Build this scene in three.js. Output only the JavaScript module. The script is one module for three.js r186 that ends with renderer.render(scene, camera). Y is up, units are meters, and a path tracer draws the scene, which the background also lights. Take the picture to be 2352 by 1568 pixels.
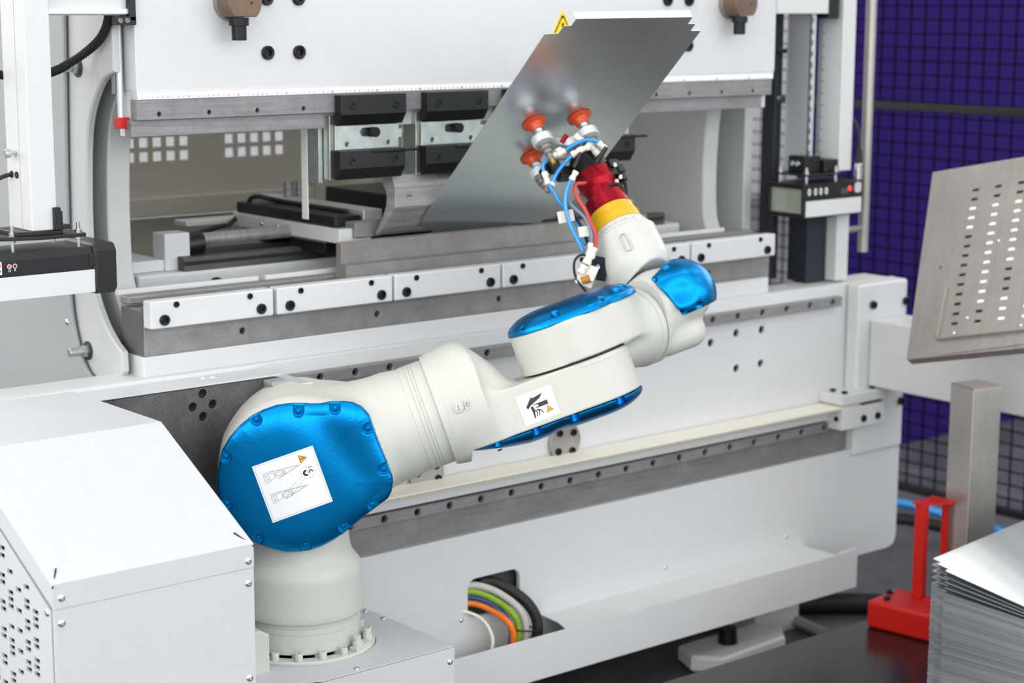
import * as THREE from 'three';
import { RoundedBoxGeometry } from 'three/addons/geometries/RoundedBoxGeometry.js';
import { mergeGeometries, toCreasedNormals } from 'three/addons/utils/BufferGeometryUtils.js';
import { RectAreaLightUniformsLib } from 'three/addons/lights/RectAreaLightUniformsLib.js';

const V = (x, y, z) => new THREE.Vector3(x, y, z);
const scene = new THREE.Scene();

// camera
const camera = new THREE.PerspectiveCamera(20.4, 2352 / 1568, 0.05, 60);
camera.fov = 2 * Math.atan(784 / 4357.5) * 180 / Math.PI;
camera.position.set(-1.57987, 1.60985, 2.89686);
{
  const right = V(0.7692309, 0.00374703, 0.63895993), up = V(0.11014939, 0.98423499, -0.13837843), back = V(-0.62940523, 0.176826, 0.75669123);
  camera.quaternion.setFromRotationMatrix(new THREE.Matrix4().makeBasis(right, up, back));
}
camera.focus = 2.98;
camera.userData.fStop = 4.2;
camera.updateProjectionMatrix();

// renderer, exposure
const renderer = new THREE.WebGLRenderer({ antialias: true });
renderer.toneMapping = THREE.LinearToneMapping;
renderer.toneMappingExposure = 0.36;
renderer.shadowMap.enabled = true;
renderer.shadowMap.type = THREE.PCFSoftShadowMap;
scene.background = new THREE.Color(0x0a0a0b);

// the hall's ceiling luminaires: [x, z, length along x, width along z]
RectAreaLightUniformsLib.init();
const FLOOR = 0.15, CEILING = 6.6, LAMP_Y = 6.2, LAMP_POWER = 4.6;
const lampSpots = [[-3.6, 4.6, 3.2, 1.5], [0.6, 4.6, 3.2, 1.5], [4.8, 4.6, 3.2, 1.5], [-3.6, 1.4, 3.2, 1.5], [0.6, 1.4, 3.2, 1.5], [4.8, 1.4, 3.2, 1.5], [-3.6, -3.4, 3.2, 1.5], [0.6, -3.4, 3.2, 1.5]];
for (const [x, z, l, w] of lampSpots) {
  const light = new THREE.RectAreaLight(0xfffcf8, LAMP_POWER, l, w);
  light.position.set(x, LAMP_Y - 0.065, z);
  light.lookAt(x, 0, z);
  light.castShadow = true;
  scene.add(light);
}
// unseen window bands put in as soft light, back and right as fill: [centre x, y, z, width, height, turn about y, power]
const windowAndFillBands = [[-7.9, 3.4, 2.4, 12.6, 5.0, Math.PI / 2, 5.6], [1.5, 3.6, 8.9, 16, 4.6, Math.PI, 4.6, 0xeef4ff], [-2.0, 4.2, -6.9, 11, 3.6, 0, 5], [9.9, 4.6, -1.5, 9, 3.8, -Math.PI / 2, 6]];
for (const [x, y, z, w, h, turn, power, tint = 0xfffdfa] of windowAndFillBands) {
  const light = new THREE.RectAreaLight(tint, power, w, h);
  const out = V(Math.sin(turn), 0, Math.cos(turn));
  light.position.set(x + out.x * 0.03, y, z + out.z * 0.03);
  light.lookAt(x + out.x * 4, y, z + out.z * 4);
  light.castShadow = true;
  scene.add(light);
}

// ---------- helpers ----------
let seed = 7;
const rnd = () => { seed = (seed * 1664525 + 1013904223) >>> 0; return seed / 4294967296; };
const taken = {};
function numbered(name) { const n = taken[name] = (taken[name] ?? -1) + 1; return n ? `${name}_${String(n).padStart(3, '0')}` : name; }
function thing(name, label, category, base = [0, 0, 0], group) {
  const o = new THREE.Group(); o.name = numbered(name); o.position.set(...base); o.userData = { label, category };
  if (group) o.userData.group = group;
  o.updateMatrixWorld(); scene.add(o); return o;
}
const shade = m => { m.castShadow = true; m.receiveShadow = true; return m; };
// a part whose shape is given in world metres
function part(parent, name, geo, mat, label) {
  let o = parent; const off = V(0, 0, 0);
  while (o && o !== scene) { off.add(o.position); o = o.parent; }
  geo.translate(-off.x, -off.y, -off.z);
  const m = shade(new THREE.Mesh(geo, mat)); m.name = name; parent.add(m);
  if (label) m.userData.label = label;
  return m;
}
// a shared shape set at a world position, its y axis turned to dir
const UPV = V(0, 1, 0);
function put(parent, name, geo, mat, pos, dir = [0, 0, 1], scale = 1) {
  let o = parent; const off = V(0, 0, 0);
  while (o && o !== scene) { off.add(o.position); o = o.parent; }
  const m = shade(new THREE.Mesh(geo, mat)); m.name = name;
  m.position.set(pos[0] - off.x, pos[1] - off.y, pos[2] - off.z);
  m.quaternion.setFromUnitVectors(UPV, V(...dir).normalize());
  m.scale.setScalar(scale);
  parent.add(m); return m;
}
// uv in metres, each triangle laid flat along its main axis
function metric(g) {
  if (g.index) { const n = g.toNonIndexed(); g = n; }
  const p = g.attributes.position, uv = new Float32Array(p.count * 2), a = V(), b = V(), c = V();
  for (let i = 0; i < p.count; i += 3) {
    a.fromBufferAttribute(p, i); b.fromBufferAttribute(p, i + 1); c.fromBufferAttribute(p, i + 2);
    const n = b.clone().sub(a).cross(c.clone().sub(a)); const x = Math.abs(n.x), y = Math.abs(n.y), z = Math.abs(n.z);
    [a, b, c].forEach((q, k) => {
      const j = (i + k) * 2;
      if (z >= x && z >= y) { uv[j] = q.x; uv[j + 1] = q.y; } else if (y >= x) { uv[j] = q.x; uv[j + 1] = q.z; } else { uv[j] = q.z; uv[j + 1] = q.y; }
    });
  }
  g.setAttribute('uv', new THREE.BufferAttribute(uv, 2));
  return g;
}
// box from two corners with rounded edges
function box(x0, y0, z0, x1, y1, z1, r = 0.0015, seg = 1) {
  const w = Math.abs(x1 - x0), h = Math.abs(y1 - y0), d = Math.abs(z1 - z0);
  const g = r > 0 ? new RoundedBoxGeometry(w, h, d, seg, Math.min(r, w / 2.1, h / 2.1, d / 2.1)) : new THREE.BoxGeometry(w, h, d);
  g.translate((x0 + x1) / 2, (y0 + y1) / 2, (z0 + z1) / 2);
  return metric(g);
}
function merge(list) { return mergeGeometries(list.map(g => { const n = g.index ? g.toNonIndexed() : g; if (!n.attributes.uv) metric(n); for (const k of Object.keys(n.attributes)) if (!['position', 'normal', 'uv'].includes(k)) n.deleteAttribute(k); return n; })); }
function shapeOf(pts, holes = []) {
  const s = new THREE.Shape(pts.map(p => new THREE.Vector2(p[0], p[1])));
  for (const h of holes) s.holes.push(h);
  return s;
}
function ringHole(x, y, r) { const p = new THREE.Path(); p.absarc(x, y, r, 0, Math.PI * 2, true); return p; }
function rectHole(x, y, w, h, sk = 0) { const p = new THREE.Path(); p.moveTo(x - w / 2, y - h / 2); p.lineTo(x - w / 2 + sk, y + h / 2); p.lineTo(x + w / 2 + sk, y + h / 2); p.lineTo(x + w / 2, y - h / 2); p.closePath(); return p; }
function roundRect(x0, y0, x1, y1, r, n = 5) {
  const out = []; const c = [[x1 - r, y1 - r, 0], [x0 + r, y1 - r, 1], [x0 + r, y0 + r, 2], [x1 - r, y0 + r, 3]];
  for (const [cx, cy, q] of c) for (let i = 0; i <= n; i++) { const a = (q + i / n) * Math.PI / 2; out.push([cx + r * Math.cos(a), cy + r * Math.sin(a)]); }
  return out;
}
const extr = (shape, depth, bevel = 0, curve = 10, bs = 1) => new THREE.ExtrudeGeometry(shape, { depth: depth - 2 * bevel, bevelEnabled: bevel > 0, bevelThickness: bevel, bevelSize: bevel, bevelOffset: -bevel, bevelSegments: bs, curveSegments: curve }).translate(0, 0, bevel);
// outline in x, y pushed out along z from z0 to z1
function slabZ(pts, z0, z1, holes = [], bevel = 0, curve = 10) { return metric(extr(shapeOf(pts, holes), z1 - z0, bevel, curve).translate(0, 0, z0)); }
// outline in z, y pushed out along x
function slabX(zy, x0, x1, holes = [], bevel = 0, curve = 10) {
  const g = extr(shapeOf(zy, holes), x1 - x0, bevel, curve);
  g.applyMatrix4(new THREE.Matrix4().makeBasis(V(0, 0, 1), V(0, 1, 0), V(-1, 0, 0))).translate(x1, 0, 0);
  return metric(g);
}
// outline in x, z pushed up along y
function slabY(xz, y0, y1, holes = [], bevel = 0, curve = 10) {
  const g = extr(shapeOf(xz.map(([x, z]) => [x, -z]), holes), y1 - y0, bevel, curve);
  g.rotateX(-Math.PI / 2).translate(0, y0, 0);
  return metric(g);
}
const crease = (g, a) => { g.scale(1000, 1000, 1000); const n = toCreasedNormals(g, a); return n.scale(0.001, 0.001, 0.001); };
const lathe = (pts, seg = 32, angle = 0.6) => metric(crease(new THREE.LatheGeometry(pts.map(p => new THREE.Vector2(Math.max(p[0], 1e-5), p[1])), seg), angle));
function tube(pts, r, seg = 40, rad = 10, closedEnds = true) {
  const curve = new THREE.CatmullRomCurve3(pts.map(p => V(...p)), false, 'centripetal');
  const list = [new THREE.TubeGeometry(curve, seg, r, rad, false)];
  if (closedEnds) for (const t of [0, 1]) { const s = new THREE.SphereGeometry(r * 0.999, 8, 6); const q = curve.getPoint(t); s.translate(q.x, q.y, q.z); list.push(s); }
  return merge(list);
}
// solid cylinder from point a to point b
function rod(a, b, r, r2 = r, seg = 24, bevel = 0.0008) {
  const A = V(...a), B = V(...b), L = A.distanceTo(B);
  const g = lathe([[0, 0], [r - bevel, 0], [r, bevel], [r2, L - bevel], [r2 - bevel, L], [0, L]], seg, 0.5);
  g.applyQuaternion(new THREE.Quaternion().setFromUnitVectors(UPV, B.clone().sub(A).normalize())); g.translate(A.x, A.y, A.z);
  return g;
}
const frameM = (o, x, y, z) => new THREE.Matrix4().makeBasis(x, y, z).setPosition(o);

// ---------- signed distance shapes, meshed ----------
const smin = (a, b, k) => { const h = Math.max(k - Math.abs(a - b), 0) / k; return Math.min(a, b) - h * h * k * 0.25; };
const smax = (a, b, k) => -smin(-a, -b, k);
function polyDist(pts) {
  const n = pts.length;
  return (x, y) => {
    let d = 1e9, s = 1;
    for (let i = 0, j = n - 1; i < n; j = i++) {
      const ex = pts[j][0] - pts[i][0], ey = pts[j][1] - pts[i][1], wx = x - pts[i][0], wy = y - pts[i][1];
      const t = Math.min(1, Math.max(0, (wx * ex + wy * ey) / (ex * ex + ey * ey))); const bx = wx - ex * t, by = wy - ey * t;
      d = Math.min(d, bx * bx + by * by);
      const c1 = y >= pts[i][1], c2 = y < pts[j][1], c3 = ex * wy > ey * wx;
      if ((c1 && c2 && c3) || (!c1 && !c2 && !c3)) s = -s;
    }
    return s * Math.sqrt(d);
  };
}
const extrude2 = (d2, w, r) => { const a = d2 + r, b = w + r; return Math.min(Math.max(a, b), 0) + Math.hypot(Math.max(a, 0), Math.max(b, 0)) - r; };
function capsule(p, a, b, ra, rb) {
  const bx = b[0] - a[0], by = b[1] - a[1], bz = b[2] - a[2], px = p[0] - a[0], py = p[1] - a[1], pz = p[2] - a[2];
  const t = Math.min(1, Math.max(0, (px * bx + py * by + pz * bz) / (bx * bx + by * by + bz * bz)));
  return Math.hypot(px - bx * t, py - by * t, pz - bz * t) - (ra + (rb - ra) * t);
}
// flat ended, tapered and edge rounded cylinder
function drum(p, a, b, ra, rb, r) {
  const bx = b[0] - a[0], by = b[1] - a[1], bz = b[2] - a[2], L = Math.hypot(bx, by, bz), px = p[0] - a[0], py = p[1] - a[1], pz = p[2] - a[2];
  const t = (px * bx + py * by + pz * bz) / L, q = Math.sqrt(Math.max(0, px * px + py * py + pz * pz - t * t)), rr = ra + (rb - ra) * Math.min(1, Math.max(0, t / L));
  return extrude2(q - rr, Math.abs(t - L / 2) - L / 2, r);
}
function stadium(x, z, x0, x1, r) { const c = Math.min(x1 - r, Math.max(x0 + r, x)); return Math.hypot(x - c, z) - r; }
function solid(f, lo, hi, h) {
  const n = lo.map((l, i) => Math.ceil((hi[i] - l) / h) + 2), [nx, ny, nz] = n, val = new Float32Array(nx * ny * nz), id = new Int32Array(nx * ny * nz).fill(-1);
  const I = (i, j, k) => (k * ny + j) * nx + i, p = [0, 0, 0];
  for (let k = 0; k < nz; k++) for (let j = 0; j < ny; j++) for (let i = 0; i < nx; i++) { p[0] = lo[0] + (i - 0.5) * h; p[1] = lo[1] + (j - 0.5) * h; p[2] = lo[2] + (k - 0.5) * h; val[I(i, j, k)] = f(p); }
  const pos = [], nor = [], idx = [];
  const E = [[0, 1], [2, 3], [4, 5], [6, 7], [0, 2], [1, 3], [4, 6], [5, 7], [0, 4], [1, 5], [2, 6], [3, 7]];
  for (let k = 0; k < nz - 1; k++) for (let j = 0; j < ny - 1; j++) for (let i = 0; i < nx - 1; i++) {
    const v = []; let m = 0;
    for (let c = 0; c < 8; c++) { v[c] = val[I(i + (c & 1), j + (c >> 1 & 1), k + (c >> 2))]; if (v[c] < 0) m++; }
    if (m === 0 || m === 8) continue;
    let x = 0, y = 0, z = 0, q = 0;
    for (const [a, b] of E) if ((v[a] < 0) !== (v[b] < 0)) { const t = v[a] / (v[a] - v[b]); x += (a & 1) + ((b & 1) - (a & 1)) * t; y += (a >> 1 & 1) + ((b >> 1 & 1) - (a >> 1 & 1)) * t; z += (a >> 2) + ((b >> 2) - (a >> 2)) * t; q++; }
    id[I(i, j, k)] = pos.length / 3;
    const P = [lo[0] + (i - 0.5 + x / q) * h, lo[1] + (j - 0.5 + y / q) * h, lo[2] + (k - 0.5 + z / q) * h];
    const e = h * 0.35, g = [0, 1, 2].map(a => { const A = P.slice(), B = P.slice(); A[a] += e; B[a] -= e; return f(A) - f(B); }), L = Math.hypot(...g) || 1;
    pos.push(...P); nor.push(g[0] / L, g[1] / L, g[2] / L);
  }
  for (let k = 1; k < nz - 1; k++) for (let j = 1; j < ny - 1; j++) for (let i = 1; i < nx - 1; i++) {
    const a = val[I(i, j, k)] < 0;
    const quad = (b, q) => { if (a !== b) { const [w, x, y, z] = q; if (a) idx.push(w, x, y, w, y, z); else idx.push(w, y, x, w, z, y); } };
    quad(val[I(i + 1, j, k)] < 0, [id[I(i, j - 1, k - 1)], id[I(i, j, k - 1)], id[I(i, j, k)], id[I(i, j - 1, k)]]);
    quad(val[I(i, j + 1, k)] < 0, [id[I(i - 1, j, k - 1)], id[I(i - 1, j, k)], id[I(i, j, k)], id[I(i, j, k - 1)]]);
    quad(val[I(i, j, k + 1)] < 0, [id[I(i - 1, j - 1, k)], id[I(i, j - 1, k)], id[I(i, j, k)], id[I(i - 1, j, k)]]);
  }
  const g = new THREE.BufferGeometry();
  g.setAttribute('position', new THREE.Float32BufferAttribute(pos, 3)); g.setAttribute('normal', new THREE.Float32BufferAttribute(nor, 3)); g.setIndex(idx);
  return metric(g);
}

// ---------- textures ----------
function hash(x, y, s) { let h = (x * 374761393 + y * 668265263 + s * 982451653) | 0; h = Math.imul(h ^ (h >>> 13), 1274126177); return ((h ^ (h >>> 16)) >>> 0) / 4294967295; }
function vnoise(x, y, px, py, s) {
  const xi = Math.floor(x), yi = Math.floor(y), fx = x - xi, fy = y - yi, u = fx * fx * (3 - 2 * fx), v = fy * fy * (3 - 2 * fy), w = (a, b) => ((a % b) + b) % b;
  const h = (i, j) => hash(w(i, px), w(j, py), s);
  return (h(xi, yi) * (1 - u) + h(xi + 1, yi) * u) * (1 - v) + (h(xi, yi + 1) * (1 - u) + h(xi + 1, yi + 1) * u) * v;
}
function dataTex(n, fn, rep, srgb = false) {
  const d = new Uint8Array(n * n * 4);
  for (let j = 0; j < n; j++) for (let i = 0; i < n; i++) { const c = fn(i / n, j / n), o = (j * n + i) * 4; const a = Array.isArray(c) ? c : [c, c, c]; d[o] = a[0] * 255; d[o + 1] = a[1] * 255; d[o + 2] = a[2] * 255; d[o + 3] = 255; }
  const t = new THREE.DataTexture(d, n, n); t.wrapS = t.wrapT = THREE.RepeatWrapping; t.magFilter = THREE.LinearFilter; t.minFilter = THREE.LinearMipmapLinearFilter; t.generateMipmaps = true;
  t.repeat.set(rep[0], rep[1]); if (srgb) t.colorSpace = THREE.SRGBColorSpace; t.needsUpdate = true; return t;
}
const cl = x => Math.min(1, Math.max(0, x));
const fbm = (x, y, p, s) => vnoise(x * p, y * p, p, p, s) * 0.5 + vnoise(x * p * 2, y * p * 2, p * 2, p * 2, s + 1) * 0.28 + vnoise(x * p * 4, y * p * 4, p * 4, p * 4, s + 2) * 0.22;
const peel = dataTex(256, (x, y) => fbm(x, y, 24, 3), [12, 12]);
const castGrain = dataTex(512, (x, y) => { let v = fbm(x, y, 60, 9) * 0.7 + 0.2; const pit = vnoise(x * 90, y * 90, 90, 90, 31); if (pit > 0.93) v -= (pit - 0.93) * 8; return cl(v); }, [5, 5]);
const brushTone = dataTex(512, (x, y) => cl(0.78 + 0.2 * vnoise(x * 4, y * 160, 4, 160, 5) * 0.6 + 0.12 * (fbm(x, y, 6, 12) - 0.5) + 0.1 * (vnoise(x * 12, y * 300, 12, 300, 8) - 0.5)), [3, 3], true);
const brushRough = dataTex(512, (x, y) => cl(0.45 + 0.35 * vnoise(x * 4, y * 160, 4, 160, 5) + 0.25 * (fbm(x, y, 6, 12) - 0.5)), [3, 3]);
const stainTone = dataTex(512, (x, y) => { const b = fbm(x, y, 7, 41), f = fbm(x, y, 60, 44), r = 0.35 * cl((fbm(x, y, 5, 52) - 0.74) * 12) * cl((vnoise(x * 90, y * 90, 90, 90, 6) - 0.5) * 4); const v = cl(0.86 + 0.13 * (b - 0.5) + 0.08 * (f - 0.5)); return [cl(v + r * 0.1), cl(v - r * 0.12), cl(v - r * 0.3)]; }, [4, 4], true);
const speckTone = dataTex(512, (x, y) => { const p = hash(Math.floor(x * 512), Math.floor(y * 512), 77), cl1 = fbm(x, y, 5, 61); const v = 0.5 + 0.25 * (cl1 - 0.5) + 0.1 * (fbm(x, y, 70, 4) - 0.5); return cl(p > 0.9965 - 0.004 * cl((cl1 - 0.5) * 4) ? 0.95 : v); }, [3, 3], true);
const sprayTone = dataTex(512, (x, y) => cl(0.955 + 0.03 * (fbm(x, y, 90, 15) - 0.5) + 0.015 * (fbm(x, y, 5, 16) - 0.5)), [6, 6], true);
const zincTone = dataTex(512, (x, y) => { const b = fbm(x, y, 10, 91), c = fbm(x, y, 5, 95); return [cl(0.86 + 0.2 * (b - 0.5) + 0.08 * (c - 0.5)), cl(0.87 + 0.2 * (b - 0.5)), cl(0.86 + 0.2 * (b - 0.5) - 0.08 * (c - 0.5))]; }, [4, 4], true);
const fineBrush = dataTex(512, (x, y) => cl(0.9 + 0.05 * (vnoise(x * 300, y * 3, 300, 3, 81) - 0.5) + 0.08 * (fbm(x, y, 5, 83) - 0.5) + 0.05 * (fbm(x, y, 40, 85) - 0.5)), [2, 2], true);
const sheetTone = dataTex(512, (x, y) => cl(0.94 + 0.03 * (fbm(x, y, 12, 71) - 0.5) + 0.02 * (vnoise(x * 3, y * 200, 3, 200, 73) - 0.5)), [2, 2], true);
const floorTone = dataTex(512, (x, y) => cl(0.8 + 0.3 * (fbm(x, y, 8, 23) - 0.5) + 0.2 * (fbm(x, y, 80, 25) - 0.5)), [0.8, 0.8], true);

// ---------- materials ----------
const std = (c, rough = 0.5, metal = 0, more = {}) => new THREE.MeshStandardMaterial({ color: c, roughness: rough, metalness: metal, ...more });
const phy = (c, rough = 0.5, metal = 0, more = {}) => new THREE.MeshPhysicalMaterial({ color: c, roughness: rough, metalness: metal, ...more });
const M = {
  white: std(0xd8dadb, 0.42, 0, { bumpMap: peel, bumpScale: 0.00008, map: sprayTone }),
  greyPaint: std(0xc6c9c8, 0.45, 0, { bumpMap: peel, bumpScale: 0.00008, map: sprayTone }),
  innerPaint: std(0xb9b6aa, 0.6, 0, { map: sprayTone }),
  cast: std(0xcccec6, 0.52, 0, { bumpMap: castGrain, bumpScale: 0.0005, map: sprayTone }),
  castSmooth: std(0xcdcfc8, 0.36, 0, { map: sprayTone }),
  sheetWhite: std(0xcfd2d5, 0.38, 0, { bumpMap: peel, bumpScale: 0.00005, map: sprayTone }),
  blue: std(0x0480c2, 0.32, 0.95, { bumpMap: castGrain, bumpScale: 0.00018 }),
  black: std(0x101114, 0.42, 0.1),
  blackPlastic: std(0x0c0d0f, 0.38),
  blackOxide: std(0x1d1e22, 0.36, 0.6),
  rubber: std(0x131314, 0.6),
  bore: std(0x0b0b0c, 0.7),
  steel: std(0xc3c1c2, 1, 0.65, { map: brushTone, roughnessMap: brushRough }),
  steelDark: std(0xa6a4a2, 0.9, 0.6, { map: stainTone, roughnessMap: brushRough }),
  ground: std(0xa9a8aa, 1, 0.55, { map: stainTone, roughnessMap: brushRough }),
  plate: std(0xb5b4b4, 0.45, 0.5, { map: speckTone }),
  zinc: std(0xd8dcda, 0.32, 0.9, { map: zincTone }),
  railDark: std(0x5d5b58, 0.5, 0.6, { map: stainTone }),
  blankTop: std(0xe2e7e9, 0.2, 0.85, { map: sheetTone }),
  blankC: std(0xb6bec1, 0.34, 0.8, { map: sheetTone }),
  screw: std(0xd0d2d4, 0.22, 1),
  alu: std(0xd2d5d8, 0.34, 0.6),
  aluLight: std(0xd0d2d2, 0.45, 0.1),
  stainless: std(0xc2beb8, 0.42, 0.8, { map: fineBrush }),
  galv: std(0xdde8ea, 0.31, 1, { map: sheetTone }),
  blank: std(0xd9dee0, 0.3, 0.8, { map: sheetTone }),
  blankB: std(0xc2c9cc, 0.34, 0.8, { map: sheetTone }),
  rust: std(0x8f7a69, 0.5, 0.75, { map: stainTone }),
  red: std(0x980d22, 0.34, 0.8),
  redPaint: std(0xbb120b, 0.4),
  yellow: std(0xd6a600, 0.28),
  orange: phy(0xc8420a, 0.4, 0, { clearcoat: 0.3 }),
  hoseBlue: phy(0x1390dd, 0.28, 0, { clearcoat: 0.5 }),
  fitting: std(0xe4e0d2, 0.38),
  brass: std(0xb98b3a, 0.32, 0.9),
  belt: std(0xe2dfd0, 0.55),
  label: std(0xf1f3f4, 0.4),
  ink: std(0x16171a, 0.5),
  signYellow: std(0xf6cf0e, 0.45),
};
// socket head bolts and button screws, shared
const socketBolt = lathe([[0, 0.1], [0.46, 0.1], [0.5, 0.44], [0.86, 0.5], [1, 0.36], [1, -0.2], [0, -0.2]], 20, 0.4);
const hexHole = metric(crease(new THREE.CylinderGeometry(0.44, 0.44, 0.02, 6).translate(0, 0.43, 0), 0.3));
const buttonHead = lathe([[0, 0.28], [0.3, 0.28], [0.34, 0.5], [0.62, 0.44], [0.88, 0.26], [1, 0], [0, 0]], 18, 0.7);
const washerGeo = lathe([[0.5, 0], [1, 0], [1, 0.14], [0.5, 0.14]], 24, 0.4);
const hexNut = metric(crease(new THREE.CylinderGeometry(1, 1, 1, 6).translate(0, 0.5, 0), 0.3));
function bolt(parent, pos, dir, r, mat = M.blackOxide, name = 'bolt') { return put(parent, name, socketBolt, mat, pos, dir, r); }
function screw(parent, pos, dir, r, mat = M.screw) { return put(parent, 'screw', buttonHead, mat, pos, dir, r); }
function canvasTex(w, h, draw) {
  const c = document.createElement('canvas'); c.width = w; c.height = h; const g = c.getContext('2d'); draw(g, w, h);
  const t = new THREE.CanvasTexture(c); t.colorSpace = THREE.SRGBColorSpace; return t;
}

// ---------- the hall ----------
function struct(name, geo, mat) { const m = shade(new THREE.Mesh(geo, mat)); m.name = name; m.userData = { kind: 'structure', label: structLabels[name], category: name.split('_')[0] }; scene.add(m); return m; }
const structLabels = {
  floor: 'dark grey workshop floor under the machines', ceiling: 'white ceiling of the workshop hall', wall_back: 'pale grey hall wall behind the press brake',
  wall_front: 'white hall wall behind the viewer', wall_left: 'white hall wall on the left side', wall_right: 'pale hall wall on the right side', wall_partition: 'deep purple partition wall behind the mesh fence',
};
const hallWhite = std(0xdcdedd, 0.8), hallFloor = std(0x6a6c70, 0.5, 0, { map: floorTone }), purple = phy(0x2b1b60, 0.95, 0, { specularIntensity: 0.15 }), hallGrey = std(0xcfcdd3, 0.8);
struct('floor', box(-8, FLOOR - 0.2, -7, 10, FLOOR, 9, 0), hallFloor);
struct('ceiling', box(-8, CEILING, -7, 10, CEILING + 0.2, 9, 0), hallWhite);
struct('wall_back', box(-8, FLOOR, -7.2, 10, CEILING, -7, 0), hallGrey);
struct('wall_front', box(-8, FLOOR, 9, 10, CEILING, 9.2, 0), hallWhite);
struct('wall_left', box(-8.2, FLOOR, -7.2, -8, CEILING, 9.2, 0), hallWhite);
struct('wall_right', box(10, FLOOR, -7.2, 10.2, CEILING, 9.2, 0), hallWhite);
struct('wall_partition', box(2.93, FLOOR, -1.12, 9.4, 2.05, -1.03, 0.004), purple);
const lampGlow = std(0xffffff, 0.6, 0, { emissive: 0xfffaf2, emissiveIntensity: 2.4 });
lampSpots.forEach(([x, z, l, w], i) => {
  const t = thing('ceiling_light', 'flat white ceiling luminaire panel hanging over the workshop', 'lamp', [x, LAMP_Y, z], 'ceiling luminaires');
  part(t, 'housing', box(x - l / 2 - 0.04, LAMP_Y - 0.05, z - w / 2 - 0.04, x + l / 2 + 0.04, LAMP_Y + 0.06, z + w / 2 + 0.04, 0.01), M.aluLight);
  part(t, 'diffuser', box(x - l / 2, LAMP_Y - 0.06, z - w / 2, x + l / 2, LAMP_Y - 0.048, z + w / 2, 0), lampGlow);
  for (const s of [-1, 1]) part(t, 'hanger', rod([x + s * l * 0.4, LAMP_Y + 0.05, z], [x + s * l * 0.4, CEILING + 0.01, z], 0.008), M.alu);
});

// unseen window bands; the back and right panes are added glow
windowAndFillBands.forEach(([x, y, z, w, h, turn], i) => {
  const m = new THREE.Group(); m.name = `window_${i + 1}`; m.position.set(x, y, z); m.rotation.y = turn;
  m.userData = { kind: 'structure', label: ['window band of the hall on the left', 'window band of the hall behind the viewer', 'added high glowing band behind the machine, filling its interior', 'added high glowing band on the right, whitening the top sheet'][i], category: 'window' };
  const g = shade(new THREE.Mesh(new THREE.BoxGeometry(w, h, 0.02), std(0xffffff, 0.6, 0, { emissive: 0xfffdfa, emissiveIntensity: 2.2 }))); g.name = 'pane'; m.add(g);
  for (let k = 0; k <= 6; k++) { const b = shade(new THREE.Mesh(new THREE.BoxGeometry(0.05, h, 0.05), M.alu)); b.name = 'mullion'; b.position.set(-w / 2 + w * k / 6, 0, 0.0); m.add(b); }
  scene.add(m);
});

// mesh fence on the right
{
  const X = 2.64, z0 = -2.2, z1 = 2.4, y0 = FLOOR + 0.1, y1 = 2.35;
  const t = thing('mesh_fence', 'black welded wire mesh safety fence in front of the purple wall', 'fence', [X, FLOOR, 0]);
  const list = [], wire = phy(0x060608, 0.9, 0, { specularIntensity: 0.1 });
  for (let z = z0; z <= z1; z += 0.0495) list.push(new THREE.BoxGeometry(0.0036, y1 - y0, 0.0034).translate(X, (y0 + y1) / 2, z));
  for (let y = y0; y <= y1; y += 0.0375) list.push(new THREE.BoxGeometry(0.0034, 0.0034, z1 - z0).translate(X + 0.003, y, (z0 + z1) / 2));
  const m = part(t, 'wire_mesh', merge(list), wire); m.userData.kind = 'stuff';
  for (const y of [y0, 1.325, y1]) part(t, 'rail', box(X - 0.01, y - 0.011, z0, X + 0.012, y + 0.011, z1, 0.002), M.blackPlastic);
  for (const z of [z0, 1.35, z1]) { part(t, 'post', box(X - 0.02, FLOOR, z - 0.02, X + 0.02, y1 + 0.03, z + 0.02, 0.003), M.blackPlastic); }
}

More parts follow.
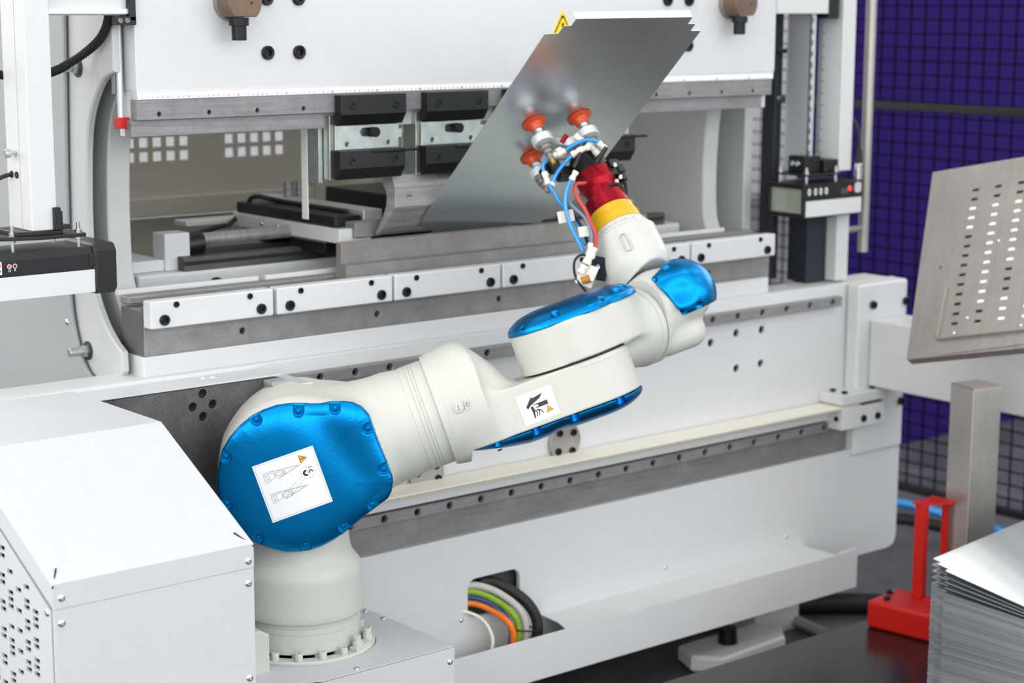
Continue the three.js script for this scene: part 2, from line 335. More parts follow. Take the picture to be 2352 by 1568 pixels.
// ---------- press brake ----------
const LEN = 1.585;
const pb = thing('press_brake', 'white press brake frame with steel bed and open throats behind the robot', 'press brake', [0.79, FLOOR, -0.4]);
{
  const curveTop = [[-0.03, 1.488], [-0.073, 1.472], [-0.101, 1.445], [-0.125, 1.407], [-0.138, 1.361], [-0.146, 1.28], [-0.148, 1.2], [-0.142, 1.122], [-0.125, 1.085], [-0.095, 1.046], [-0.062, 1.019], [-0.036, 1.005]];
  const smooth = new THREE.CatmullRomCurve3(curveTop.map(([z, y]) => V(z, y, 0))).getPoints(44).map(p => [p.x, p.y]);
  const outline = dz => [[-0.9, FLOOR + 0.01], [-0.085, FLOOR + 0.01], [-0.085, 0.9], [-0.033, 0.97], ...smooth.slice().reverse().filter(([z, y]) => dz > 0 || y < 1.3 || z < -0.07).map(([z, y]) => [z + dz, y]), ...(dz > 0 ? [[-0.03, 2.15]] : [[-0.07, 2.15]]), [-0.9, 2.15]];
  const flip = x => 1.58 - x;
  part(pb, 'side_frame', slabX(outline(0), 0.017, 0.062, [], 0.003), M.greyPaint);
  part(pb, 'cover_plate', slabX(outline(0.001), -0.026, -0.011, [], 0.003), M.greyPaint);
  part(pb, 'side_frame', slabX(outline(0), flip(0.062), flip(0.017), [], 0.003), M.greyPaint);
  part(pb, 'cover_plate', slabX([[-0.9, 0.97], [-0.15, 0.97], [-0.15, 1.37], [-0.2, 1.42], [-0.2, 2.1], [-0.9, 2.1]], 1.655, 1.682, [], 0.003), M.greyPaint);
  for (const x of [0.003, flip(0.003)]) part(pb, 'spacer_plate', slabX([[-0.9, FLOOR + 0.02], [-0.3, FLOOR + 0.02], [-0.3, 2.1], [-0.9, 2.1]], x - 0.012, x + 0.012), M.greyPaint);
  // bowed sheet metal panel over the left frame
  const edge = new THREE.CatmullRomCurve3([[-0.112, 0.939], [-0.152, 0.962], [-0.174, 0.994], [-0.193, 1.039], [-0.201, 1.086], [-0.199, 1.3], [-0.185, 1.6], [-0.18, 2.1]].map(([z, y]) => V(z, y, 0))).getPoints(30).map(p => [p.x, p.y]);
  const sp = part(pb, 'side_panel', slabX([[-0.88, FLOOR + 0.02], [-0.112, FLOOR + 0.02], ...edge, [-0.88, 2.1]], -0.038, -0.03, [], 0.002), std(0xa1a6a8, 0.5, 0, { map: sprayTone }));
  screw(sp, [-0.038, 1.036, -0.213], [-1, 0, 0], 0.006);
  for (const y of [1.492, 0.99]) {
    const w = put(pb, 'washer', washerGeo, M.railDark, [-0.026, y, -0.158], [-1, 0, 0], 0.017);
    put(pb, 'hex_nut', hexNut, M.zinc, [-0.028, y, -0.158], [-1, 0, 0], 0.0115);
    part(pb, 'stud', rod([-0.03, y, -0.158], [-0.064, y, -0.158], 0.0075), M.zinc);
  }
  // rear panel with square perforations
  const holes = [];
  for (const [x0, n] of [[0.083, 5], [0.25, 0], [0.416, 5], [0.665, 5], [0.915, 5], [1.16, 5]]) for (let i = 0; i < n; i++) for (const y of [1.302, 1.271]) holes.push(rectHole(x0 + i * 0.0333, y, 0.0205, 0.0205));
  part(pb, 'rear_panel', slabZ([[0.062, 1.182], [1.518, 1.182], [1.518, 2.1], [0.062, 2.1]], -0.803, -0.8, holes), M.innerPaint);
  part(pb, 'rear_rail', box(0.062, 1.14, -0.82, 1.518, 1.182, -0.785, 0.003), M.innerPaint);
  part(pb, 'rear_rail', box(0.062, 0.3, -0.82, 1.518, 1.135, -0.81, 0.002), M.innerPaint);
  part(pb, 'rear_upright', box(0.882, 1.14, -0.812, 0.925, 2.1, -0.78, 0.003), M.innerPaint);
  part(pb, 'rear_upright', box(0.99, 0.9, -0.7, 1.03, 2.1, -0.66, 0.003), M.greyPaint);
  screw(pb, [0.868, 1.278, -0.8], [0, 0, 1], 0.006);
  part(pb, 'floor_pan', box(0.062, 0.62, -0.8, 1.518, 0.64, -0.09, 0.002), M.innerPaint);
  // bed
  part(pb, 'bed_frame', box(-0.002, 0.9, -0.075, LEN + 0.002, 0.998, -0.001, 0.004), M.white);
  const bedHoles = [0.199, 0.497, 0.796, 1.094, 1.392].map(x => ringHole(x, 1.023, 0.006));
  part(pb, 'bed_beam', slabZ([[0, 0.998], [LEN, 0.998], [LEN, 1.078], [0, 1.078]], -0.078, 0, bedHoles, 0.0012), M.steelDark);
  part(pb, 'bed_end_shade', box(-0.0014, 0.999, -0.0772, -0.0001, 1.077, -0.0008, 0), std(0x6c6c6c, 0.6, 0.3, { map: stainTone }));  // thin dark plate, the shade of the end face put into its colour
  part(pb, 'clamp_rail', box(-0.002, 1.083, -0.079, LEN, 1.0985, -0.05, 0.004, 2), M.steelDark);
  part(pb, 'clamp_rail', box(0.006, 1.078, -0.012, LEN, 1.0925, -0.0008, 0.0025, 2), M.steelDark);
  part(pb, 'groove_base', box(0.002, 1.076, -0.05, LEN - 0.002, 1.0795, -0.012, 0), M.steelDark);
  for (const [a, b] of [[-0.005, 0.285], [0.3, 0.74], [0.76, 1.2], [1.22, 1.52]]) part(pb, 'strip', box(a, 1.097, -0.089, b, 1.106, -0.0795, 0.001), M.aluLight);
  for (const [a, b] of [[-0.001, 0.248], [0.256, 0.513], [0.5185, 0.777], [0.783, 1.0405], [1.047, 1.304], [1.31, 1.573]]) {
    const c = part(pb, 'clamp_plate', box(a, 1.0497, 0.0005, b, 1.0985, 0.028, 0.003, 2), M.white);
    for (const x of [a + 0.026, b - 0.027]) bolt(c, [x, 1.0645, 0.0285], [0, 0, 1], 0.0095);
    for (const x of [a + 0.05, b - 0.05]) bolt(c, [x, 1.0895, 0.0285], [0, 0, 1], 0.0054);
  }
}
// ---------- ram ----------
const ram = thing('press_ram', 'thick white ram plate with a measuring tape along its lower edge', 'press ram', [0.79, 1.377, -0.03]);
{
  const face = part(ram, 'face_plate', box(0, 1.4565, -0.064, LEN, 2.1, 0, 0.002), M.white);
  part(ram, 'lower_body', box(0.001, 1.377, -0.064, LEN - 0.004, 1.4565, -0.023, 0.001), M.white);
  const bh = []; for (let i = 0; i < 16; i++) bh.push(ringHole(0.043 + i * 0.0983, 1.416, 0.0042));
  part(ram, 'steel_bar', slabZ([[0, 1.4065], [LEN - 0.008, 1.4065], [LEN - 0.008, 1.4412], [0, 1.4412]], -0.023, 0, bh, 0.0008), M.ground);
  for (const [a, b] of [[-0.006, 0.391], [1.16, 1.557]]) part(ram, 'lower_bar', box(a, 1.378, -0.034, b, 1.406, -0.011, 0.001), M.ground);
  part(ram, 'tape_backing', box(0.0, 1.4415, -0.02, LEN - 0.005, 1.458, 0.0008, 0), M.alu);
  const SEG = 0.263;
  for (let k = 0; k < 6; k++) {
    const tex = canvasTex(2048, 110, (g, w, h) => {
      g.fillStyle = '#fbfbfa'; g.fillRect(0, 0, w, h); const s = w / SEG;
      for (let mm = 0; mm <= 1580; mm++) {
        const x = (mm / 1000 - k * SEG) * s; if (x < -60 || x > w + 60) continue;
        const L = mm % 10 === 0 ? 0.5 : mm % 5 === 0 ? 0.38 : 0.24;
        if (mm % 5 === 0 || true) { g.fillStyle = '#222'; g.fillRect(x - 1.1, 0, mm % 5 ? 1.6 : 3, h * L); }
        if (mm % 10 === 0) { const c = mm / 10; g.fillStyle = c % 5 === 0 ? '#15161a' : '#d3202a'; g.font = 'bold 46px sans-serif'; g.textAlign = 'center'; g.fillText(String(c % 10 === 0 ? c : c % 10), x, h * 0.95); }
      }
    });
    const g = new THREE.PlaneGeometry(SEG, 0.0132); g.translate(k * SEG + SEG / 2, 1.449, 0.0012);
    part(ram, 'measuring_tape', g, std(0xffffff, 0.4, 0, { map: tex }));
  }
  // knurled pins with the bolt under each
  for (const [x, y] of [[0.187, 1.606], [1.436, 1.606]]) {
    const p = thing('ram_pin', x < 1 ? 'rust stained round steel pin on the left part of the ram' : 'rust stained round steel pin near the right end of the ram', 'pin', [x, y, 0]);
    const cut = []; for (let i = 0; i <= 40; i++) { const a = -0.86 + i / 40 * (Math.PI + 1.72); cut.push([x + 0.034 * Math.cos(a), y + 0.034 * Math.sin(a)]); }
    const body = part(p, 'body', slabZ(cut, 0.012, 0.052, [], 0.0015), M.rust);
    part(p, 'bore', rod([x + 0.012, y - 0.002, 0.05], [x + 0.012, y - 0.002, 0.0524], 0.0028), M.bore);
    part(p, 'base_disc', rod([x, y, -0.001], [x, y, 0.013], 0.034, 0.034, 40), M.steelDark);
    const b1 = part(p, 'bolt', merge([rod([x - 0.003, y - 0.027, 0.034], [x - 0.003, y - 0.041, 0.034], 0.0175), rod([x - 0.003, y - 0.04, 0.034], [x - 0.003, y - 0.066, 0.034], 0.013)]), M.blackOxide);
  }
  for (const x of [0.262, 0.3285]) for (const y of [1.517, 1.612]) bolt(ram, [x, y, 0.0005], [0, 0, 1], 0.0125);
  for (const x of [1.249, 1.312]) for (const y of [1.517, 1.612]) bolt(ram, [x, y, 0.0005], [0, 0, 1], 0.0125);
  // three warning triangles
  const tri = (cx, top, h, z0, z1) => { const w = h / Math.sqrt(3), r = 0.004, pts = []; const c = [[cx, top - r * 2], [cx - w + r * 1.73, top - h + r], [cx + w - r * 1.73, top - h + r]]; c.forEach(([x, y], i) => { for (let k = 0; k <= 4; k++) { const a = Math.PI / 2 + i * 2.0944 - 1.0472 + k / 4 * 2.0944; pts.push([x + r * Math.cos(a), y + r * Math.sin(a)]); } }); return slabZ(pts, z0, z1); };
  for (const cx of [0.958, 1.056, 1.156]) {
    const s = part(ram, 'warning_sign', tri(cx, 1.5935, 0.064, 0, 0.0008), M.signYellow, 'yellow warning triangle with black border');
    part(s, 'border', tri(cx, 1.5855, 0.0525, 0.0008, 0.0011), M.ink);
    part(s, 'field', tri(cx, 1.5795, 0.0425, 0.0011, 0.0014), M.signYellow);
    part(s, 'symbol', merge([slabZ([[cx - 0.002, 1.549], [cx + 0.002, 1.549], [cx + 0.003, 1.566], [cx - 0.003, 1.566]], 0.0014, 0.0017), slabZ([[cx - 0.0022, 1.543], [cx + 0.0022, 1.543], [cx + 0.0022, 1.547], [cx - 0.0022, 1.547]], 0.0014, 0.0017)]), M.ink);
  }
  // linear scale rod on the left end with red stop
  part(ram, 'scale_rod', rod([-0.012, 1.395, -0.035], [-0.012, 1.585, -0.035], 0.0055), M.alu);
  part(ram, 'scale_rail', box(-0.02, 1.45, -0.05, -0.008, 1.62, -0.04, 0.001), M.steelDark);
  part(ram, 'red_stop', box(-0.021, 1.392, -0.045, -0.0005, 1.411, -0.026, 0.0015), M.redPaint);
  const eye = part(ram, 'lifting_ring', new THREE.TorusGeometry(0.011, 0.0045, 10, 24).rotateY(Math.PI / 2).translate(-0.02, 1.51, -0.075), M.blackOxide);
}
// ---------- tooling ----------
[0.4045, 0.6025, 0.8, 0.998].forEach((a, i) => {
  const b = a + 0.148, nm = ['leftmost black tool clamp pair with zinc adapter plate under the ram', 'second tool clamp from the left, partly behind the held sheet', 'tool clamp under the ram hidden behind the held sheet', 'rightmost tool clamp, its black lower jaw peeking out right of the sheet'][i];
  const t = thing('tool_clamp', nm, 'tool clamp', [a + 0.074, 1.28, 0], 'upper tool clamps');
  const jaw = (y0, y1, y2) => slabX([[-0.004, y1 - 0.02], [0.004, y2], [0.02, y1], [0.02, y0], [-0.0, y0], [-0.004, y0 - 0.004]], a, b, [], 0.0006);
  const up = part(t, 'upper_jaw', slabX([[0.0005, 1.383], [0.008, 1.383], [0.0215, 1.403], [0.0215, 1.4385], [0.0005, 1.4385]], a, b, [], 0.0006), M.black);
  for (const x of [a + 0.026, b - 0.024]) bolt(up, [x, 1.4185, 0.0195], [0, 0, 1], 0.0072, M.blackOxide);
  const slot = new THREE.Path(); slot.absarc(a + 0.062, 1.3685, 0.0075, Math.PI / 2, Math.PI * 1.5, false); slot.absarc(a + 0.084, 1.3685, 0.0075, -Math.PI / 2, Math.PI / 2, false); slot.closePath();
  const ad = part(t, 'adapter_plate', slabZ([[a - 0.002, 1.3375], [a + 0.142, 1.3375], [a + 0.142, 1.3555], [a + 0.15, 1.3555], [a + 0.15, 1.372], [a + 0.142, 1.372], [a + 0.142, 1.3822], [a - 0.002, 1.3822]], -0.008, 0.004, [slot, ringHole(a + 0.024, 1.3475, 0.0045), ringHole(a + 0.118, 1.3475, 0.0045)], 0.0006), M.zinc, 'bright zinc plated plate with slot');
  part(t, 'adapter_back', box(a - 0.006, 1.282, -0.05, b + 0.004, 1.4, -0.0085, 0.001), M.zinc);
  part(t, 'slot_bolt', merge([rod([a + 0.082, 1.3685, -0.01], [a + 0.082, 1.3685, 0.016], 0.0065), rod([a + 0.082, 1.3685, 0.002], [a + 0.082, 1.3685, 0.017], 0.0095)]), M.blackOxide);
  put(t, 'bolt_socket', hexHole, M.bore, [a + 0.082, 1.3685, 0.0134], [0, 0, 1], 0.009);
  const lo = part(t, 'lower_jaw', slabX([[0.0005, 1.283], [0.008, 1.283], [0.0215, 1.304], [0.0215, 1.3368], [0.0005, 1.3368]], a - 0.003, b - 0.003, [], 0.0006), M.black);
  for (const x of [a + 0.024, b - 0.026]) bolt(lo, [x, 1.3165, 0.0195], [0, 0, 1], 0.0072, M.blackOxide);
  part(t, 'release_pin', rod([a + 0.07, 1.3335, 0.023], [b + 0.028, 1.3335, 0.023], 0.0026), M.blackOxide);
});
{ // hanging bracket strip left of the clamps
  const t = thing('guide_bracket', 'narrow zinc strip hanging left of the tool clamps', 'bracket', [0.39, 1.2, -0.05]);
  part(t, 'plate', box(0.3885, 1.275, -0.062, 0.397, 1.405, -0.03, 0.001), M.zinc);
  part(t, 'strip', box(0.386, 1.205, -0.085, 0.3885, 1.405, -0.065, 0.0008), M.aluLight);
}
const punchZY = [[-0.012, 1.285], [-0.0005, 1.262], [-0.0005, 1.223], [-0.056, 1.166], [-0.064, 1.1635], [-0.066, 1.168], [-0.04, 1.204], [-0.031, 1.222], [-0.028, 1.238], [-0.031, 1.252], [-0.04, 1.264], [-0.044, 1.285], [-0.044, 1.3], [-0.012, 1.3]];
[[0.541, 0.64], [0.6405, 0.74], [0.7405, 0.94], [0.9405, 1.1]].forEach(([a, b], i) => {
  const t = thing('punch_segment', ['leftmost gooseneck steel punch segment with stamped mark, left of the held sheet', 'second gooseneck punch segment, half behind the held sheet', 'long gooseneck punch segment behind the held sheet', 'last gooseneck punch segment behind the gripper'][i], 'punch', [(a + b) / 2, 1.164, -0.06], 'punch segments');
  part(t, 'body', slabX(punchZY.map(([z, y]) => [z, Math.min(y, 1.2825)]), a, b, [], 0.0008), M.steel);
  if (i === 0) part(t, 'stamped_mark', slabZ(roundRect(a + 0.027, 1.242, a + 0.04, 1.2455, 0.0008, 2), -0.0009, -0.0001), std(0x6d6a68, 0.6, 0.6));
});
[[0.4355, 0.832], [0.8325, 1.229]].forEach(([a, b], i) => {
  const t = thing('die_rail', i ? 'right half of the steel bottom die rail, behind the robot wrist' : 'left half of the steel bottom die rail with its end face showing', 'die', [(a + b) / 2, 1.0795, -0.036], 'bottom die rails');
  part(t, 'body', slabX([[-0.0125, 1.0795], [-0.0125, 1.119], [-0.03, 1.121], [-0.03, 1.16], [-0.034, 1.1615], [-0.037, 1.156], [-0.04, 1.1615], [-0.046, 1.16], [-0.046, 1.121], [-0.0495, 1.119], [-0.0495, 1.0795]].map(([z, y]) => [z + 0.0, y]), a, b, [], 0.0005), M.steelDark);
});
// ---------- back gauge ----------
{
  const t = thing('back_gauge', 'white back gauge beam with motor block and dark slide rail inside the machine', 'back gauge', [0.6, 0.9, -0.3]);
  part(t, 'beam', box(0.1, 0.92, -0.36, 1.5, 1.108, -0.2, 0.006, 2), M.white);
  part(t, 'end_block', box(0.1, 1.108, -0.36, 0.175, 1.13, -0.23, 0.003), M.white);
  part(t, 'bearing_block', box(0.172, 1.108, -0.272, 0.2265, 1.178, -0.225, 0.003, 2), M.white);
  part(t, 'motor', rod([0.2265, 1.152, -0.25], [0.262, 1.152, -0.25], 0.024), M.blackPlastic);
  part(t, 'lead_screw', rod([0.262, 1.158, -0.262], [1.4, 1.158, -0.262], 0.012), M.steel);
  part(t, 'slide_rail', slabX([[-0.224, 1.109], [-0.2, 1.109], [-0.203, 1.118], [-0.2, 1.126], [-0.203, 1.134], [-0.224, 1.134]], 0.198, 1.45, [], 0.0005), M.railDark);
  part(t, 'slide_rail', box(0.3, 1.108, -0.34, 1.45, 1.13, -0.31, 0.002), M.railDark);
  const arm = part(t, 'gauge_arm', box(0.47, 1.15, -0.47, 0.545, 1.178, -0.085, 0.002), M.white);
  screw(arm, [0.4695, 1.165, -0.3], [-1, 0, 0], 0.005); screw(arm, [0.4695, 1.165, -0.36], [-1, 0, 0], 0.005);
  part(t, 'arm_bearing', box(0.46, 1.13, -0.24, 0.56, 1.15, -0.12, 0.002), M.blackOxide);
  part(t, 'arm_bearing', box(0.46, 1.13, -0.42, 0.56, 1.15, -0.32, 0.002), M.blackOxide);
  part(t, 'slide_cover', box(0.478, 1.178, -0.47, 0.54, 1.2, -0.11, 0.004), M.blackPlastic);
  part(t, 'slide_profile', box(0.545, 1.186, -0.5, 0.59, 1.208, -0.11, 0.002), M.alu);
  part(t, 'stop_finger', box(0.5, 1.16, -0.11, 0.56, 1.19, -0.074, 0.002), M.steelDark);
  part(t, 'sensor_post', rod([0.575, 1.2, -0.42], [0.575, 1.24, -0.42], 0.011), M.steel);
  part(t, 'sensor_post', rod([0.602, 1.2, -0.42], [0.602, 1.24, -0.42], 0.009), M.steel);
  part(t, 'cable', tube([[0.5, 1.178, -0.44], [0.49, 1.198, -0.44], [0.4935, 1.209, -0.435], [0.505, 1.212, -0.42], [0.525, 1.206, -0.4], [0.53, 1.203, -0.25], [0.53, 1.203, -0.15]], 0.005), M.rubber);
  part(t, 'cable', tube([[0.262, 1.16, -0.3], [0.36, 1.168, -0.34], [0.43, 1.16, -0.42], [0.47, 1.165, -0.46]], 0.005), M.rubber);
  part(t, 'arm_plate', box(0.36, 1.155, -0.52, 0.5, 1.166, -0.47, 0.002), M.aluLight);
  part(t, 'beam_bolt', rod([0.265, 1.075, -0.201], [0.265, 1.075, -0.195], 0.017), M.blackOxide);
  const far = part(t, 'gauge_arm', box(0.75, 1.15, -0.47, 0.82, 1.18, -0.12, 0.002), M.blackOxide);
  part(t, 'far_slide', box(0.72, 1.18, -0.5, 0.9, 1.215, -0.2, 0.003), M.blackPlastic);
}

// ---------- linear track along the front of the machine ----------
const track = thing('robot_track', 'long white linear track beam with rails, belt and cable tray', 'track', [0.6, FLOOR, 0]);
{
  const fh = [[1.372, 0.873], [1.452, 0.886], [1.534, 0.885], [1.455, 0.806], [1.534, 0.808]].map(([x, y]) => ringHole(x, y, 0.0092));
  part(track, 'beam', slabZ([[-1.1, 0.3], [1.995, 0.3], [1.995, 0.9645], [-1.1, 0.9645]], 0.018, 0.03, fh, 0.001), M.white);
  part(track, 'beam_core', box(-1.1, 0.3, -0.066, 1.995, 0.962, 0.016, 0.002), M.white);
  part(track, 'leg', box(-0.9, FLOOR, -0.06, -0.75, 0.3, 0.02, 0.002), M.white);
  part(track, 'leg', box(1.55, FLOOR, -0.06, 1.7, 0.3, 0.02, 0.002), M.white);
  const railHoles = (x0, n, y, pitch) => { const h = []; for (let i = 0; i < n; i++) h.push([x0 + i * pitch, y]); return h; };
  for (const [x, y] of [[1.372, 0.873], [1.452, 0.886], [1.534, 0.885], [1.455, 0.806], [1.534, 0.808]]) bolt(track, [x, y, 0.0195], [0, 0, 1], 0.009, M.bore, 'plug');  // near-black bolts fill the beam holes, their inner shade put into colour
  const up = railHoles(0.1745, 21, 0.9285, 0.0788).filter(h => h[0] < 1.76);
  const ur = part(track, 'upper_rail', slabZ([[0.1, 0.917], [1.782, 0.917], [1.782, 0.9395], [0.1, 0.9395]], 0.031, 0.05, up.map(([x, y]) => ringHole(x, y, 0.0072)), 0.0015), M.ground);
  for (const [x, y] of up) bolt(ur, [x, y, 0.036], [0, 0, 1], 0.0066, M.blackOxide, 'rail_bolt');
  const lo = railHoles(0.388, 18, 0.6385, 0.0786).filter(h => h[0] < 1.78);
  const lr = part(track, 'lower_rail', slabZ([[0.2, 0.627], [1.8, 0.627], [1.8, 0.65], [0.2, 0.65]], 0.046, 0.06, lo.map(([x, y]) => ringHole(x, y, 0.0072)), 0.0015), M.ground);
  for (const [x, y] of lo) bolt(lr, [x, y, 0.05], [0, 0, 1], 0.0066, M.blackOxide, 'rail_bolt');
  part(track, 'rail_base', box(0.2, 0.575, 0.03, 1.82, 0.652, 0.046, 0.001), M.steelDark);
  part(track, 'rack_profile', box(0.2, 0.654, 0.03, 1.8, 0.672, 0.058, 0.001), M.aluLight);
  part(track, 'drive_belt', box(0.2, 0.6875, 0.034, 1.8, 0.6915, 0.1, 0.0008), M.belt);
  const teeth = []; for (let x = 0.3; x < 1.78; x += 0.008) teeth.push(new THREE.BoxGeometry(0.0042, 0.0028, 0.062).translate(x, 0.6862, 0.068));
  const tm = part(track, 'belt_teeth', merge(teeth), std(0xd9d0ac, 0.6)); tm.userData.kind = 'stuff';
  // lower apron plate with the cable opening
  const op = new THREE.Path(roundRect(0.669, 0.398, 0.803, 0.478, 0.02).reverse().map(p => new THREE.Vector2(p[0], p[1])));
  const apron = part(track, 'apron_plate', slabZ([[-1.1, 0.305], [1.97, 0.305], [1.992, 0.312], [2.0, 0.335], [2.0, 0.572], [-1.1, 0.572]], 0.048, 0.06, [op], 0.0015), M.white);
  part(track, 'apron_shade', box(0.6, 0.32, 0.031, 0.9, 0.56, 0.034, 0), std(0x3c3e3c, 0.7));  // dark sheet in the cable opening, recess shade put into its colour
  // bent cable tray
  const tray = part(track, 'cable_tray', merge([
    slabX([[0.0602, 0.41], [0.0615, 0.41], [0.0615, 0.3675], [0.1722, 0.3675], [0.1722, 0.366], [0.0602, 0.366]], 0.86, 1.662),
    slabX([[0.0602, 0.41], [0.0615, 0.41], [0.0615, 0.33], [0.0602, 0.33]], -1.0, 0.655), slabX([[0.0602, 0.396], [0.0615, 0.396], [0.0615, 0.33], [0.0602, 0.33]], 0.655, 0.815), slabX([[0.0602, 0.41], [0.0615, 0.41], [0.0615, 0.36], [0.0602, 0.36]], 0.815, 0.86),
    box(-1.0, 0.284, 0.1725, 1.718, 0.3735, 0.1755, 0.0006), box(1.66, 0.3737, 0.166, 1.72, 0.375, 0.1755, 0.0004),
    slabY([[0.86, 0.0602], [0.86, 0.1722], [0.835, 0.1722], [0.855, 0.12]], 0.366, 0.3675)]), M.white);
  part(track, 'tray_bottom', box(0.3, 0.3, 0.062, 0.86, 0.302, 0.172, 0), M.greyPaint);
  for (const x of [0.65, 0.825, 1.214, 1.601]) screw(tray, [x, 0.4, 0.0615], [0, 0, 1], 0.0052);
  // end block, belt clamp and flange discs
  const eb = part(track, 'end_block', box(1.818, 0.557, 0.0305, 1.996, 0.9645, 0.07, 0.008, 3), M.white);
  for (const [x, y] of [[1.865, 0.914], [1.984, 0.912], [1.981, 0.67]]) bolt(eb, [x, y, 0.0745], [0, 0, 1], 0.0098);
  const bc = part(track, 'belt_clamp', merge([box(1.735, 0.636, 0.03, 1.887, 0.686, 0.102, 0.002), box(1.735, 0.694, 0.03, 1.887, 0.718, 0.102, 0.002)]), M.white);
  part(bc, 'slot_shade', box(1.745, 0.685, 0.034, 1.882, 0.695, 0.092, 0), M.railDark);  // dark box between the clamp halves, standing for the shaded slot
  for (const x of [1.81, 1.86]) bolt(bc, [x, 0.656, 0.1025], [0, 0, 1], 0.0085);
  for (const z of [0.05, 0.085]) { bolt(bc, [1.7345, 0.662, z], [-1, 0, 0], 0.006); bolt(bc, [1.76, 0.7205, z], [0, 1, 0], 0.007); bolt(bc, [1.86, 0.7205, z], [0, 1, 0], 0.007); }
  for (const [x, y, n] of [[0.942, 0.716, 4], [0.585, 0.701, 6]]) {
    const d = part(track, 'flange_disc', rod([x, y, 0.03], [x, y, 0.04], 0.041, 0.041, 40), M.stainless);
    for (let k = 0; k < n; k++) { const a = k / n * Math.PI * 2 + 0.7; bolt(d, [x + 0.027 * Math.cos(a), y + 0.027 * Math.sin(a), 0.0405], [0, 0, 1], 0.0075); }
  }
}
// cables coming out of the apron opening
function wire(name, label, pts, r, mat, group) { const t = thing(name, label, 'cable', pts[0], group); part(t, 'sheath', tube(pts, r, 60, 12), mat); return t; }
{
  const arc = (x0, y0, x1, y1, zf, bulge) => [[x0 - 0.032, y0, 0.047], [x0 - 0.01, y0, 0.056], [x0 + (x1 - x0) * 0.45, y0 - (y0 - y1) * 0.16, 0.075], [x0 + (x1 - x0) * 0.8 + bulge, y0 - (y0 - y1) * 0.45, zf - 0.005], [x1, y1 + (y0 - y1) * 0.2, zf], [x1 - 0.012, y1 - 0.02, zf], [x1 - 0.06, 0.318, zf]];
  wire('grey_cable', 'light grey cable curving out of the apron opening', arc(0.7, 0.463, 0.772, 0.345, 0.115, 0.004), 0.0075, std(0xb9b5b0, 0.45), 'cables in the opening');
  wire('green_cable', 'green and yellow earth cable curving out of the apron opening', arc(0.69, 0.452, 0.752, 0.345, 0.118, 0.004), 0.0068, std(0x7fa21e, 0.42), 'cables in the opening');
  wire('blue_cable', 'dark blue cable between the green and orange cables', arc(0.69, 0.44, 0.742, 0.345, 0.108, 0.002), 0.006, std(0x1f3f6e, 0.42), 'cables in the opening');
  wire('orange_cable', 'orange cable curving out of the apron opening', arc(0.69, 0.428, 0.735, 0.345, 0.122, 0.002), 0.0066, std(0xe8741c, 0.42), 'cables in the opening');
  wire('black_conduit', 'thick black cable conduit tied with the cables in the tray', [[0.715, 0.464, 0.047], [0.74, 0.458, 0.052], [0.77, 0.44, 0.074], [0.795, 0.41, 0.1], [0.806, 0.375, 0.112], [0.8, 0.338, 0.112], [0.76, 0.316, 0.112]], 0.0115, M.rubber, 'cables in the opening');
  wire('thin_cable', 'thin cream cable hanging down left of the cable bundle', [[0.6, 0.42, 0.046], [0.66, 0.415, 0.06], [0.685, 0.4, 0.085], [0.69, 0.37, 0.11], [0.68, 0.345, 0.12], [0.655, 0.318, 0.13]], 0.0036, M.belt, 'cables in the opening');
  const tie = thing('cable_tie', 'black cable tie around the cable bundle', 'cable tie', [0.78, 0.37, 0.115]);
  part(tie, 'strap', new THREE.TorusGeometry(0.026, 0.0018, 8, 36).rotateX(Math.PI / 2).rotateZ(-0.25).scale(1.35, 1, 0.75).translate(0.772, 0.37, 0.113), M.blackPlastic);
}
